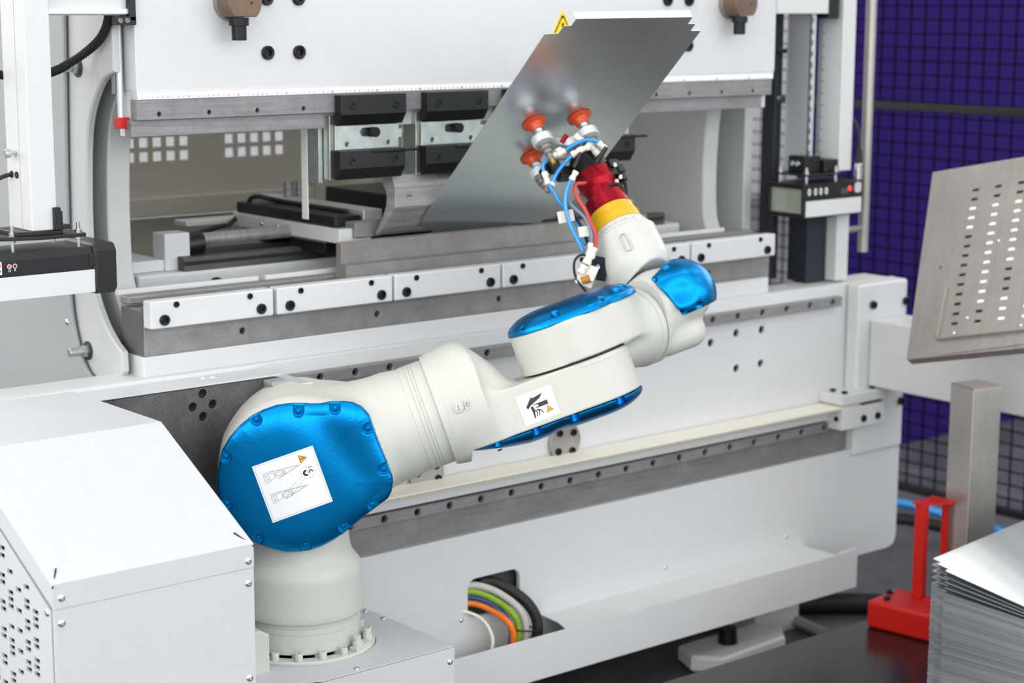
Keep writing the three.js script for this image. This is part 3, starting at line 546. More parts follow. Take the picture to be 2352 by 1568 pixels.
// ---------- carriage that carries the robot ----------
const car = thing('robot_carriage', 'robot carriage with bare steel plate and white sheet metal base box', 'carriage', [0.1, 0.3, 0.1]);
{
  const bh = [[0.055, 0.9425], [0.035, 0.9215], [0.0745, 0.9215], [0.055, 0.902]];
  part(car, 'steel_plate', slabZ([[-0.62, 0.3], [0.176, 0.3], [0.176, 0.954], [-0.62, 0.954]], 0.066, 0.1, bh.map(([x, y]) => ringHole(x, y, 0.0078)), 0.0008, 16), M.plate);
  for (const [x, y] of bh) bolt(car, [x, y, 0.0915], [0, 0, 1], 0.0068);
  part(car, 'steel_bracket', slabX([[0.07, 0.86], [0.135, 0.86], [0.135, 0.94], [0.125, 0.951], [0.07, 0.951]], 0.178, 0.212, [], 0.001), M.steel);
  part(car, 'bracket_arm', box(0.213, 0.9, 0.07, 0.24, 0.9505, 0.165, 0.002), M.alu);
  part(car, 'top_cover', box(-1.0, 0.9552, 0.006, 0.214, 0.9585, 0.1015, 0.0008), M.sheetWhite);
  for (const [x, z] of [[0.082, 0.055], [0.1, 0.058], [-0.34, 0.06], [-0.52, 0.06]]) screw(car, [x, 0.9585, z], [0, 1, 0], 0.0055, M.aluLight);
  // base box of bent sheet
  const c = [0.193, 0.185], open = new THREE.Path(); open.absarc(c[0], -c[1], 0.1325, 0, Math.PI * 2, true);
  const topP = [[-0.1, 0.128], [0.3885, 0.128], [0.3885, 0.3755], [0.11, 0.3755], [0.06, 0.352], [0.045, 0.3755], [-0.1, 0.3755]];
  part(car, 'box_top', slabY(topP, 0.4885, 0.4905, [open], 0.0004, 40), M.sheetWhite);
  part(car, 'box_top', slabY([[-0.1, 0.064], [0.3885, 0.064], [0.3885, 0.1272], [-0.1, 0.1272]], 0.4882, 0.49, [], 0.0004), M.sheetWhite);
  part(car, 'box_front', box(-0.1, 0.2, 0.3725, 0.3875, 0.4875, 0.3755, 0.0008), M.sheetWhite);
  part(car, 'box_side', box(0.3865, 0.2, 0.064, 0.3895, 0.4878, 0.3745, 0.0008), M.sheetWhite);
  part(car, 'box_floor', box(-0.1, 0.46, 0.1015, 0.386, 0.463, 0.372, 0), M.blackPlastic);
  for (const [x, z] of [[0.378, 0.118], [0.379, 0.174], [0.187, 0.363]]) screw(car, [x, 0.4905, z], [0, 1, 0], 0.006);
  screw(car, [0.378, 0.463, 0.3755], [0, 0, 1], 0.006);
  part(car, 'foot_bracket', solid(p => { const a = Math.max(Math.abs(p[0] - 0.046) - 0.018, Math.abs(p[2] - 0.225) - 0.05, p[1] - 0.562 + Math.abs(p[0] - 0.046) * 0.5, 0.46 - p[1]); return a - 0.004; }, [0.02, 0.45, 0.16], [0.11, 0.58, 0.29], 0.004), M.cast);
}
// ---------- controller cabinet ----------
{
  const t = thing('control_cabinet', 'white sheet metal cabinet with sloping roof and slotted side in the foreground', 'cabinet', [-0.34, 0.3, 0.4]);
  const xl = -0.501, xr = -0.188, prof = [[0.104, 0.3], [0.645, 0.3], [0.645, 0.843], [0.39, 0.978], [0.104, 0.978]];
  part(t, 'body', slabX([[0.108, 0.31], [0.64, 0.31], [0.64, 0.838], [0.3885, 0.972], [0.108, 0.972]], xl + 0.007, xr - 0.003), M.blackPlastic);
  const roof = [[0.102, 0.81], [0.102, 0.978], [0.39, 0.978], [0.6475, 0.8445], [0.6475, 0.8095], [0.6455, 0.8095], [0.6455, 0.842], [0.389, 0.9755], [0.105, 0.9755], [0.105, 0.81]];
  part(t, 'roof', slabX(roof, xl, xr, [], 0.0006), M.sheetWhite);
  const seamL = k => k;
  part(t, 'front_panel', box(xl + 0.001, 0.3, 0.6428, xr, 0.8088, 0.6468, 0.0008), M.sheetWhite);
  // folded edge of the roof on both sides
  const fold = (x0, x1) => slabX([[0.104, 0.95], [0.104, 0.977], [0.39, 0.977], [0.6465, 0.8435], [0.6465, 0.812], [0.38, 0.95]], x0, x1);
  part(t, 'roof_flange', fold(xl - 0.0005, xl + 0.002), M.sheetWhite);
  part(t, 'roof_flange', fold(xr - 0.002, xr + 0.0005), M.sheetWhite);
  const slots = [[0.495, 0.861], [0.494, 0.85], [0.517, 0.832], [0.492, 0.821], [0.492, 0.811], [0.567, 0.822], [0.542, 0.812], [0.516, 0.802], [0.516, 0.792], [0.567, 0.802], [0.49, 0.782], [0.516, 0.782], [0.491, 0.772], [0.541, 0.782], [0.566, 0.793], [0.592, 0.793], [0.592, 0.783], [0.566, 0.773], [0.592, 0.773], [0.515, 0.752], [0.566, 0.763], [0.541, 0.753], [0.49, 0.742], [0.489, 0.732], [0.514, 0.732], [0.565, 0.743], [0.591, 0.753], [0.591, 0.744], [0.514, 0.722], [0.565, 0.733], [0.54, 0.723], [0.514, 0.713], [0.488, 0.702], [0.488, 0.692], [0.564, 0.714], [0.591, 0.724], [0.59, 0.714], [0.565, 0.704], [0.539, 0.693], [0.59, 0.704], [0.514, 0.683], [0.513, 0.673], [0.487, 0.663], [0.565, 0.674], [0.54, 0.663], [0.59, 0.675], [0.59, 0.665], [0.514, 0.643], [0.565, 0.644], [0.488, 0.633], [0.54, 0.633]];
  for (const [z, y] of slots.slice()) for (const k of [1, 2]) slots.push([z - 0.128 * k, y]);
  part(t, 'side_panel', slabX([[0.11, 0.3], [0.639, 0.3], [0.639, 0.806], [0.38, 0.943], [0.11, 0.943]], xl + 0.001, xl + 0.0045, slots.map(([z, y]) => rectHole(z, y, 0.0165, 0.0068, 0)), 0), M.sheetWhite);
  part(t, 'side_panel', slabX([[0.11, 0.3], [0.642, 0.3], [0.642, 0.806], [0.38, 0.943], [0.11, 0.943]], xr - 0.002, xr, [], 0), M.sheetWhite);
  for (const [x, y] of [[-0.488, 0.824], [-0.489, 0.789], [-0.1975, 0.82], [-0.198, 0.787], [-0.199, 0.645]]) screw(t, [x, y, 0.647], [0, 0, 1], 0.0056);
  screw(t, [xl + 0.001, 0.801, 0.628], [-1, 0, 0], 0.0056);
  // cut corners of the roof fold
  for (const [x, s] of [[xl, 1], [xr, -1]]) part(t, 'corner_notch', rod([x + s * 0.0004, 0.8405, 0.6484], [x + s * 0.018, 0.8582, 0.6238], 0.0014, 0.0013, 8, 0.0001), M.black);
}

// ---------- robot arm ----------
const B = V(0.193, 0.5, 0.185), J2 = V(0.193, 0.819, 0.185);
const a3 = V(0.79216107, 0.32698793, 0.51532488), a4 = V(-0.19596051, 0.93592794, -0.29264035), za = V(-0.57799682, 0.13083496, 0.8054824);
const xs = V(0.838, 0, 0.545).normalize(), zs = V(-xs.z, 0, xs.x);
const FA = frameM(J2, a3, a4, za), FS = frameM(J2, xs, UPV, zs);
const toA = p => { const d = V(p[0] - J2.x, p[1] - J2.y, p[2] - J2.z); return [d.dot(a3), d.dot(a4), d.dot(za)]; };
const robot = thing('industrial_robot', 'white jointed robot arm with metallic blue covers reaching to the press', 'robot', [B.x, B.y, B.z]);
const inA = g => g.applyMatrix4(FA), inS = g => g.applyMatrix4(FS);
const vA = (x, y, z) => V(x, y, z).applyMatrix4(FA).toArray(), vS = (x, y, z) => V(x, y, z).applyMatrix4(FS).toArray();
const dS = (x, y, z) => xs.clone().multiplyScalar(x).addScaledVector(UPV, y).addScaledVector(zs, z).toArray();
const dA = (x, y, z) => a3.clone().multiplyScalar(x).addScaledVector(a4, y).addScaledVector(za, z).toArray();

// base flange, ring and turret
{
  const b = part(robot, 'base_flange', lathe([[0.085, -0.02], [0.1305, -0.02], [0.1305, -0.006], [0.128, -0.0035], [0.108, -0.0035], [0.108, -0.012], [0.085, -0.012]], 72).translate(B.x, B.y, B.z), M.castSmooth);
  const small = lathe([[0, 0], [0.007, 0], [0.007, 0.012], [0.0062, 0.0135], [0.0035, 0.0135], [0.0035, 0.008], [0, 0.008]], 14);
  for (let k = 0; k < 18; k++) { const a = k / 18 * Math.PI * 2 + 0.1; put(b, 'flange_bolt', small, M.castSmooth, [B.x + 0.119 * Math.cos(a), B.y - 0.004, B.z + 0.119 * Math.sin(a)], [0, 1, 0]); }
  for (let k = 0; k < 16; k++) { const a = k / 16 * Math.PI * 2 + 0.3; put(b, 'turret_bolt', small, M.castSmooth, [B.x + 0.099 * Math.cos(a), B.y - 0.0125, B.z + 0.099 * Math.sin(a)], [0, 1, 0], 0.9); }
  // arc shaped stop bar with two tall bolts
  const arc = []; const a0 = 0.42, a1 = 1.32; for (let i = 0; i <= 20; i++) { const a = a0 + (a1 - a0) * i / 20; arc.push([B.x + 0.1285 * Math.cos(a), B.z + 0.1285 * Math.sin(a)]); } for (let i = 20; i >= 0; i--) { const a = a0 + (a1 - a0) * i / 20; arc.push([B.x + 0.1115 * Math.cos(a), B.z + 0.1115 * Math.sin(a)]); }
  const bar = part(robot, 'stop_bar', slabY(arc, B.y - 0.0035, B.y + 0.0035, [], 0.0006), M.castSmooth);
  const tall = lathe([[0, 0], [0.0088, 0], [0.0088, 0.0075], [0.007, 0.0085], [0.007, 0.018], [0.006, 0.019], [0.0035, 0.019], [0.0035, 0.014], [0, 0.014]], 16);
  for (const a of [0.86, 1.22]) put(bar, 'stop_bolt', tall, M.castSmooth, [B.x + 0.12 * Math.cos(a), B.y + 0.0035, B.z + 0.12 * Math.sin(a)], [0, 1, 0]);
  part(robot, 'turret_ring', lathe([[0.09, 0], [0.1035, 0], [0.105, 0.0012], [0.105, 0.0332], [0.1038, 0.0342], [0.105, 0.0352], [0.105, 0.0452], [0.1038, 0.0462], [0.105, 0.0472], [0.105, 0.0545], [0.1025, 0.0552], [0.1025, 0.057], [0.09, 0.057]], 80, 0.3).translate(B.x, B.y, B.z), M.castSmooth);
  part(robot, 'turret', solid(p => {
    const x = p[0] - B.x, y = p[1] - B.y, z = p[2] - B.z, q = Math.hypot(x, z);
    let d = extrude2(q - (y < 0.09 ? 0.1068 : 0.1062), Math.abs(y - 0.098) - 0.042, 0.003);
    d = Math.max(d, smax(q - 0.1062, y - 0.139, 0.02));
    const neck = drum([x, y, z], [0, 0.06, 0], [0, 0.26, 0], 0.1, 0.078, 0.01);
    d = smin(d, neck, 0.035);
    const s = x * zs.x + z * zs.z, u = x * xs.x + z * xs.z;
    const barrel = extrude2(Math.hypot(u, y - 0.319) - 0.105, Math.abs(s + 0.02) - 0.085, 0.015);
    return smin(d, barrel, 0.04);
  }, [B.x - 0.15, B.y + 0.054, B.z - 0.15], [B.x + 0.15, B.y + 0.44, B.z + 0.15], 0.004), M.cast);
}
// shoulder link: the body behind the big blue cover and the neck to the roll joint
const cover2 = [[-0.128, 0.047], [-0.115, 0.068], [-0.098, 0.088], [-0.078, 0.104], [-0.058, 0.114], [-0.035, 0.122], [-0.006, 0.125], [0.02, 0.123], [0.039, 0.123], [0.055, 0.126], [0.075, 0.126], [0.092, 0.124], [0.108, 0.116], [0.12, 0.102], [0.127, 0.081], [0.135, 0.057], [0.145, 0.032], [0.154, 0.007], [0.159, -0.007], [0.16, -0.017], [0.157, -0.034], [0.151, -0.046], [0.14, -0.054], [0.116, -0.072], [0.096, -0.088], [0.074, -0.106], [0.056, -0.118], [0.036, -0.128], [0.016, -0.134], [-0.004, -0.136], [-0.024, -0.136], [-0.043, -0.131], [-0.063, -0.124], [-0.079, -0.115], [-0.096, -0.102], [-0.113, -0.082], [-0.126, -0.057], [-0.136, -0.034], [-0.139, -0.01], [-0.137, 0.011], [-0.133, 0.031]];
const c2 = polyDist(cover2);
const inS2A = p => { const w = V(...p).applyMatrix4(FS); return toA([w.x, w.y, w.z]); };
part(robot, 'shoulder_link', inS(solid(p => {
  const d0 = extrude2(c2(p[0], p[1]) + 0.002, Math.abs(p[2] - 0.0) - 0.0935, 0.012);
  const back = extrude2(Math.hypot(p[0], p[1]) - 0.128, Math.abs(p[2] + 0.02) - 0.105, 0.02);
  const q = inS2A(p);
  const neck = drum(q, [0.02, 0, 0], [0.2255, 0, 0], 0.088, 0.0925, 0.002);
  const shoulderNeck = drum(q, [0.03, 0, 0.0], [0.2, 0, 0], 0.096, 0.088, 0.02);
  let d = smin(smin(d0, back, 0.02), shoulderNeck, 0.03);
  d = smin(d, neck, 0.025);
  d = Math.max(d, q[0] - 0.2255);
  return c2(p[0], p[1]) < -0.0015 ? Math.max(d, p[2] - 0.0965) : d;
}, [-0.16, -0.15, -0.14], [0.27, 0.21, 0.13], 0.004)), M.cast);
// screws pockets along the rim of the big cover: [screw x, y, mouth x, y]
const pockets2 = [[-0.069, 0.097, -0.078, 0.11], [0.001, 0.11, 0.002, 0.135], [0.062, 0.113, 0.062, 0.138], [0.116, 0.078, 0.14, 0.084], [0.142, 0.007, 0.166, 0.013], [0.123, -0.054, 0.134, -0.071], [0.073, -0.091, 0.085, -0.106], [0.009, -0.122, 0.009, -0.146], [-0.07, -0.107, -0.081, -0.126], [-0.121, -0.046, -0.143, -0.053], [-0.121, 0.035, -0.143, 0.043]];
const bigCover = part(robot, 'shoulder_cover', inS(solid(p => {
  const e = c2(p[0], p[1]), inside = Math.max(0, -e);
  const saddle = 0.0042 * Math.exp(-(((p[0] * 0.78 + p[1] * 0.62 - 0.085) / 0.03) ** 2)) * Math.min(1, inside / 0.02);
  const top = 0.0945 + 0.006 + 0.013 * (1 - Math.exp(-inside / 0.016)) - saddle;
  let d = smax(e, (p[2] - top) * 0.85, 0.006);
  d = Math.max(d, 0.0945 - p[2]);
  for (const [x, y, mx, my] of pockets2) { const k = capsule([p[0], p[1], 0], [x, y, 0], [mx, my, 0], 0.0088, 0.0088); d = smax(d, -Math.max(k, 0.0995 - p[2]), 0.0015); }
  return d;
}, [-0.15, -0.148, 0.09], [0.17, 0.137, 0.118], 0.0018)), M.blue, 'glossy metallic blue cover');
for (const [x, y] of pockets2) put(bigCover, 'cover_screw', buttonHead, M.blue, vS(x, y, 0.0995), zs.toArray(), 0.0052);
// lifting instruction sticker on the big cover
function sticker(parent, name, M4, corners, tex, label, lift) {
  const [tl, tr, br, bl] = corners, g = new THREE.BufferGeometry();
  g.setAttribute('position', new THREE.Float32BufferAttribute([...bl, ...br, ...tr, ...tl], 3)); g.setAttribute('uv', new THREE.Float32BufferAttribute([0, 0, 1, 0, 1, 1, 0, 1], 2)); g.setIndex([0, 1, 2, 0, 2, 3]); g.computeVertexNormals(); g.applyMatrix4(M4);
  return part(parent, name, g, std(0xffffff, 0.42, 0, { map: tex, side: THREE.DoubleSide }), label);
}
const warnTri = (g, x, y, s, rot = 0) => { g.save(); g.translate(x, y); g.rotate(rot); g.beginPath(); g.moveTo(0, -s); g.lineTo(s * 0.95, s * 0.7); g.lineTo(-s * 0.95, s * 0.7); g.closePath(); g.fillStyle = '#f2a81d'; g.fill(); g.lineWidth = s * 0.13; g.lineJoin = 'round'; g.strokeStyle = '#1b1b1b'; g.stroke(); g.fillStyle = '#1b1b1b'; g.fillRect(-s * 0.09, -s * 0.45, s * 0.18, s * 0.65); g.fillRect(-s * 0.09, s * 0.32, s * 0.18, s * 0.18); g.restore(); };
const liftTex = canvasTex(1024, 1024, (g, w, h) => {
  g.fillStyle = '#f7f8f8'; g.fillRect(0, 0, w, h); g.strokeStyle = '#3a3b3d'; g.lineWidth = 4; g.strokeRect(26, 26, w - 52, h - 52);
  warnTri(g, 800, 150, 70, -Math.PI / 2 + 0.05 + Math.PI);
  g.lineWidth = 5; g.strokeStyle = '#222326'; const line = (...p) => { g.beginPath(); g.moveTo(p[0], p[1]); for (let i = 2; i < p.length; i += 2) g.lineTo(p[i], p[i + 1]); g.stroke(); };
  const machine = (oy, side) => {
    g.lineWidth = 4; line(120, oy, 200, oy - 8, 205, oy + 150, 125, oy + 158, 120, oy); line(120, oy + 40, 205, oy + 34); line(120, oy + 110, 205, oy + 104); line(160, oy - 4, 164, oy + 154);
    line(205, oy + 20, 300, oy + 30, 300, oy + 120, 205, oy + 130);
    g.beginPath(); g.ellipse(360, oy + 72, 74, 44, side ? -0.7 : 0, 0, 7); g.stroke(); g.beginPath(); g.ellipse(360, oy + 72, 50, 26, side ? -0.7 : 0, 0, 7); g.stroke();
    line(410, oy + 40, 470, oy + 44, 470, oy + 104, 410, oy + 108); line(440, oy + 42, 440, oy + 106); line(455, oy + 42, 455, oy + 106);
    g.lineWidth = 7; line(220, oy - 6, 690, oy + 46); line(330, oy + 150, 690, oy + 56); g.lineWidth = 4; g.beginPath(); g.ellipse(712, oy + 50, 24, 16, 0, 0, 7); g.stroke();
  };
  machine(190, false); machine(560, true);
  g.lineWidth = 3; g.beginPath(); g.arc(810, 400, 112, 0, 7); g.stroke(); line(700, 400, 922, 400); line(812, 288, 812, 512);
  line(705, 440, 330, 620); line(735, 480, 420, 700);
  g.save(); g.translate(800, 405); g.rotate(Math.PI / 2); g.lineWidth = 34; g.beginPath(); g.arc(0, 20, 38, -0.4, 3.5); g.stroke(); g.lineWidth = 18; g.beginPath(); g.arc(0, -58, 26, 0.6, 5.2); g.stroke(); g.restore();
  g.lineWidth = 10; line(850, 330, 895, 330); g.beginPath(); g.moveTo(835, 330); g.lineTo(858, 315); g.lineTo(858, 345); g.fillStyle = '#222326'; g.fill();
});
sticker(bigCover, 'instruction_sticker', FS, [[-0.0785, 0.0194, 0.1142], [0.0234, 0.0536, 0.1142], [0.056, -0.0439, 0.1142], [-0.0453, -0.0788, 0.1142]], liftTex, 'white sticker with line drawings of lifting the robot');

// roll joint rings
const ringAlong = (pts, seg = 80) => { const g = lathe(pts, seg, 0.3); g.rotateZ(-Math.PI / 2); return inA(g); };
part(robot, 'roll_ring', ringAlong([[0.07, 0.2255], [0.0925, 0.2255], [0.0938, 0.2262], [0.0938, 0.2316], [0.0926, 0.2325], [0.0938, 0.2334], [0.0938, 0.237], [0.0926, 0.2379], [0.0938, 0.2388], [0.0938, 0.2572], [0.07, 0.2572]]), M.castSmooth);
part(robot, 'roll_band', ringAlong([[0.08, 0.214], [0.0928, 0.214], [0.0932, 0.2146], [0.0934, 0.225], [0.0928, 0.2256], [0.08, 0.2256]]), M.castSmooth);
part(robot, 'roll_band', ringAlong([[0.08, 0.2574], [0.0985, 0.2574], [0.0992, 0.2581], [0.0993, 0.27], [0.0988, 0.2706], [0.08, 0.2706]]), M.castSmooth);
// upper arm with the lower half of the elbow
const upper = part(robot, 'upper_arm', inA(solid(p => {
  const [x, y, z] = p;
  let d = drum(p, [0.258, 0, 0], [0.34, 0, 0], 0.098, 0.0985, 0.003);
  const nose = capsule(p, [0.315, 0.02, 0], [0.315, -0.02, 0], 0.079, 0.08);
  d = smin(d, nose, 0.03);
  const slope = (x - 0.338) * 0.83 + (y - 0.097) * 0.56;
  d = smax(d, slope, 0.02);
  const block = Math.max(stadium(x, z, 0.27, 0.609, 0.0755), -y - 0.0795, y - 0.0012);
  const blockR = extrude2(stadium(x, z, 0.27, 0.609, 0.0755), Math.abs(y + 0.0392) - 0.0404, 0.003);
  d = smin(d, blockR, 0.028);
  if (x > 0.405) d = Math.max(d, y - 0.0012);
  d = smax(d, -y - 0.0795 - (x < 0.289 ? (0.289 - x) * 6 : 0), 0.002);
  d = smax(d, -(Math.hypot(x - 0.384, y - 0.039, z - 0.056) - 0.0085), 0.001);
  d = Math.max(d, 0.258 - x);
  return d;
}, [0.25, -0.11, -0.11], [0.62, 0.11, 0.11], 0.0035)), M.cast);
part(robot, 'seam_ring', inA(solid(p => Math.max(stadium(p[0], p[2], 0.427, 0.6075, 0.0735), Math.abs(p[1] - 0.0025) - 0.0028), [0.41, -0.006, -0.08], [0.62, 0.012, 0.08], 0.003)), M.blackPlastic);
const pill = (x0, x1, r) => { const o = []; for (let i = 0; i <= 24; i++) { const a = -Math.PI / 2 + i / 24 * Math.PI; o.push([x1 - r + r * Math.cos(a), r * Math.sin(a)]); } for (let i = 0; i <= 24; i++) { const a = Math.PI / 2 + i / 24 * Math.PI; o.push([x0 + r + r * Math.cos(a), r * Math.sin(a)]); } return o; };
const pillBand = (x0, x1, r, y0, y1) => inA(slabY(pill(x0, x1, r), y0, y1, [], 0.0012));
part(robot, 'seam_band', pillBand(0.44, 0.6096, 0.0761, -0.009, -0.0004), M.castSmooth);
part(robot, 'seam_band', pillBand(0.4178, 0.6094, 0.0762, 0.0052, 0.0125), M.castSmooth);
// lower elbow cover
const pocket4 = [0.335, 0.405, 0.475, 0.56];
const low = part(robot, 'elbow_cover', inA(solid(p => {
  const [x, y, z] = p, s = stadium(x, z, 0.287, 0.611, 0.0775), k = Math.max(0, -s);
  const depth = 0.0795 + 0.006 + 0.0225 * (1 - Math.exp(-k / 0.022)) * Math.min(1, (x - 0.27) / 0.12) - 0.0035 * Math.exp(-(((x - 0.452) / 0.02) ** 2));
  let d = smax(s, (-y - depth) * 0.8, 0.006); d = Math.max(d, y + 0.0802);
  for (const px of pocket4) d = smax(d, -Math.max(capsule([x, 0, z], [px, 0, 0.0655 - Math.max(0, px - 0.534) * 0.3], [px, 0, 0.09], 0.0075, 0.0075), -0.0935 - y), 0.001);
  return d;
}, [0.28, -0.116, -0.083], [0.617, -0.076, 0.083], 0.002)), M.blue, 'metallic blue cover under the elbow');
for (const px of pocket4) put(low, 'cover_screw', buttonHead, M.blue, vA(px, -0.0935, 0.066), dA(0, -1, 0), 0.005);
// forearm: upper half of the elbow and the second roll joint
const j5 = V(0.787, -0.06, -0.612).normalize(), j5o = [0.533, 0.02, 0];
const along5 = t => [j5o[0] + j5.x * t, j5o[1] + j5.y * t, j5o[2] + j5.z * t];
part(robot, 'forearm', inA(solid(p => {
  const [x, y, z] = p;
  let d = extrude2(stadium(x, z, 0.4185, 0.6085, 0.0755), Math.abs(y - 0.0415) - 0.0365, 0.003);
  const w = drum(p, along5(0.02), along5(0.148), 0.06, 0.071, 0.004);
  const tail = extrude2(stadium(x - 0.0, z + (x - 0.6) * 0.5, 0.5, 0.652, 0.046), Math.abs(y - 0.0415) - 0.0365, 0.006);
  d = smin(d, w, 0.02);
  d = smin(d, tail, 0.02);
  d = Math.max(d, 0.005 - y + (x > 0.6 ? -(x - 0.6) * 8 : 0));
  const c = (x - j5o[0]) * j5.x + (y - j5o[1]) * j5.y + (z - j5o[2]) * j5.z;
  return Math.max(d, c - 0.148 > 0 && y < 0.078 && x > 0.6 ? c - 0.148 : -1, y - 0.0785);
}, [0.405, -0.09, -0.21], [0.74, 0.09, 0.09], 0.0035)), M.cast);
const toJ5 = frameM(V(...j5o), V(...(() => { const x = V(0, 0, 1).cross(j5).normalize(); return x.toArray(); })()), j5, V(...(() => { const x = V(0, 0, 1).cross(j5).normalize(); return x.clone().cross(j5).toArray(); })()));
part(robot, 'wrist_seam', inA(lathe([[0.05, 0.1482], [0.0695, 0.1482], [0.0695, 0.1508], [0.05, 0.1508]], 64, 0.3).applyMatrix4(toJ5)), M.blackPlastic);
for (const [a, b] of [[0.136, 0.1482], [0.1508, 0.162]]) part(robot, 'wrist_band', inA(lathe([[0.05, a], [0.0715, a], [0.0722, a + 0.0008], [0.0722, b - 0.0008], [0.0715, b], [0.05, b]], 72, 0.3).applyMatrix4(toJ5)), M.castSmooth);
// upper elbow cover with narrowing tail
const pocket5 = [[0.44, 0.06, -0.6, 1], [0.503, 0.0705, 0, 1], [0.592, 0.06, 0.4, 1], [0.622, 0.03, 0.7, 1], [0.636, 0.005, 1, 0.4]];
const tailR = x => x < 0.56 ? 0.0777 : 0.0777 - (x - 0.56) * 0.32;
const topc = part(robot, 'elbow_cover', inA(solid(p => {
  const [x, y, z] = p; const cx = Math.min(0.605, Math.max(0.494, x)), zz = z + Math.max(0, x - 0.58) * 0.35, s = Math.hypot(x - cx, zz) - (tailR(cx) - Math.max(0, cx - 0.57) * 0.25), k = Math.max(0, -s);
  const hgt = 0.0785 + 0.006 + 0.0245 * (1 - Math.exp(-k / 0.022));
  let d = smax(s, (y - hgt) * 0.8, 0.006); d = Math.max(d, 0.0768 - y);
  for (const [px, pz, dx, dz] of pocket5) d = smax(d, -Math.max(capsule([x, 0, z], [px, 0, pz - 0.006], [px + dx * 0.03, 0, pz + dz * 0.03], 0.0072, 0.0072), 0.0895 - y), 0.001);
  return d;
}, [0.41, 0.074, -0.085], [0.67, 0.115, 0.085], 0.0018)), M.blue, 'metallic blue cover on top of the elbow');
for (const [px, pz] of pocket5) put(topc, 'cover_screw', buttonHead, M.blue, vA(px, 0.0895, pz - 0.006), dA(0, 1, 0), 0.0045);
// stickers, oil plug and lettering on the upper arm
const pinchTex = canvasTex(768, 640, (g, w, h) => {
  g.fillStyle = '#f8f9f9'; g.fillRect(0, 0, w, h); g.strokeStyle = '#6a6c6e'; g.lineWidth = 4; g.strokeRect(34, 34, w - 68, h - 68);
  g.fillStyle = '#1d1d1f'; const poly = (...p) => { g.beginPath(); g.moveTo(p[0], p[1]); for (let i = 2; i < p.length; i += 2) g.lineTo(p[i], p[i + 1]); g.closePath(); g.fill(); };
  poly(140, 270, 300, 100, 320, 130, 560, 90, 560, 90, 470, 180, 260, 262, 160, 330);
  g.fillStyle = '#1d1d1f'; poly(290, 262, 600, 262, 600, 360, 330, 360);
  g.fillStyle = '#f8f9f9'; poly(300, 300, 345, 270, 345, 288, 390, 288, 390, 332, 345, 332, 345, 350);
  g.fillStyle = '#1d1d1f'; poly(225, 300, 280, 290, 300, 400, 282, 430, 262, 560, 232, 560, 235, 430);
  g.strokeStyle = '#1d1d1f'; g.lineWidth = 24; g.lineCap = 'round'; for (const q of [[300, 400, 330, 450, 300, 530], [330, 395, 380, 430, 350, 520], [350, 390, 420, 430, 440, 500]]) { g.beginPath(); g.moveTo(q[0], q[1]); g.lineTo(q[2], q[3]); g.lineTo(q[4], q[5]); g.stroke(); }
  warnTri(g, 590, 480, 78, Math.PI / 2 + 0.4);
});
sticker(upper, 'pinch_sticker', FA, [[0.3895, -0.0178, 0.0762], [0.4535, -0.0172, 0.0762], [0.4545, -0.0686, 0.0762], [0.3905, -0.0704, 0.0762]], pinchTex, 'white sticker with crushed hand pictogram and orange triangle');
part(upper, 'oil_plug', merge([rod(vA(0.292, 0.002, 0.094), vA(0.292, 0.002, 0.1012), 0.0098), rod(vA(0.292, 0.002, 0.101), vA(0.292, 0.002, 0.103), 0.0062)]), M.castSmooth);
part(upper, 'plug_slot', rod(vA(0.2925, 0.0065, 0.103), vA(0.2915, -0.0025, 0.103), 0.0007, 0.0007, 8, 0.0001), std(0x6f6f6a, 0.6));
const outTex = canvasTex(256, 96, (g, w, h) => { g.fillStyle = '#b9bbbb'; g.fillRect(0, 0, w, h); g.fillStyle = '#2a2b2d'; g.font = 'bold 64px sans-serif'; g.textAlign = 'center'; g.fillText('OUT', w / 2, 70); });
sticker(upper, 'plug_label', FA, [[0.3118, 0.009, 0.1022], [0.3095, -0.0072, 0.1022], [0.302, -0.006, 0.1026], [0.3042, 0.0104, 0.1026]], outTex, 'small grey label reading OUT');

// ---------- wrist, tool axis ----------
const tn = V(-0.05495, -0.75238, 0.65644).normalize(), te = V(0.99536, 0.01072, 0.09562).normalize(), tw = V(-0.07898, 0.65865, 0.7483).normalize();
const sheetO = V(0.6258, 1.1749, -0.045), toolC = sheetO.clone().addScaledVector(te, 0.217).addScaledVector(tw, 0.285);
const j5w = V(j5.x * a3.x + j5.y * a4.x + j5.z * za.x, j5.x * a3.y + j5.y * a4.y + j5.z * za.y, j5.x * a3.z + j5.y * a4.z + j5.z * za.z).normalize();
const W = toolC.clone().addScaledVector(tn, 0.402);
let j6 = tn.clone().cross(j5w).normalize(); if (j6.y < 0) j6.negate();
const j7x = j6.clone().cross(tn).normalize();
// wrist frame: x across, y along the pitch axis, z along the tool axis away from the sheet
const FW = frameM(W, j7x, j6, tn), inW = g => g.applyMatrix4(FW);
const wToWorld = p => V(...p).applyMatrix4(FW);
const seam5 = V(...vA(...along5(0.151))), seam5b = V(...vA(...along5(0.2)));
const FWi = FW.clone().invert(), wl = v => v.clone().applyMatrix4(FWi).toArray();
const s5a = wl(seam5), s5b = wl(seam5b), s5d = [0, 1, 2].map(i => s5b[i] - s5a[i]), s5L = Math.hypot(...s5d);
const beyondSeam = p => ((p[0] - s5a[0]) * s5d[0] + (p[1] - s5a[1]) * s5d[1] + (p[2] - s5a[2]) * s5d[2]) / s5L;
const wv = (x, y, z) => wl(V(x, y, z));
const lobeA = wv(0.793, 1.077, 0.4585), lobeB = wv(0.824, 1.087, 0.482), lobeC = wv(0.795, 1.012, 0.482), lobeD = wv(0.832, 1.022, 0.5);
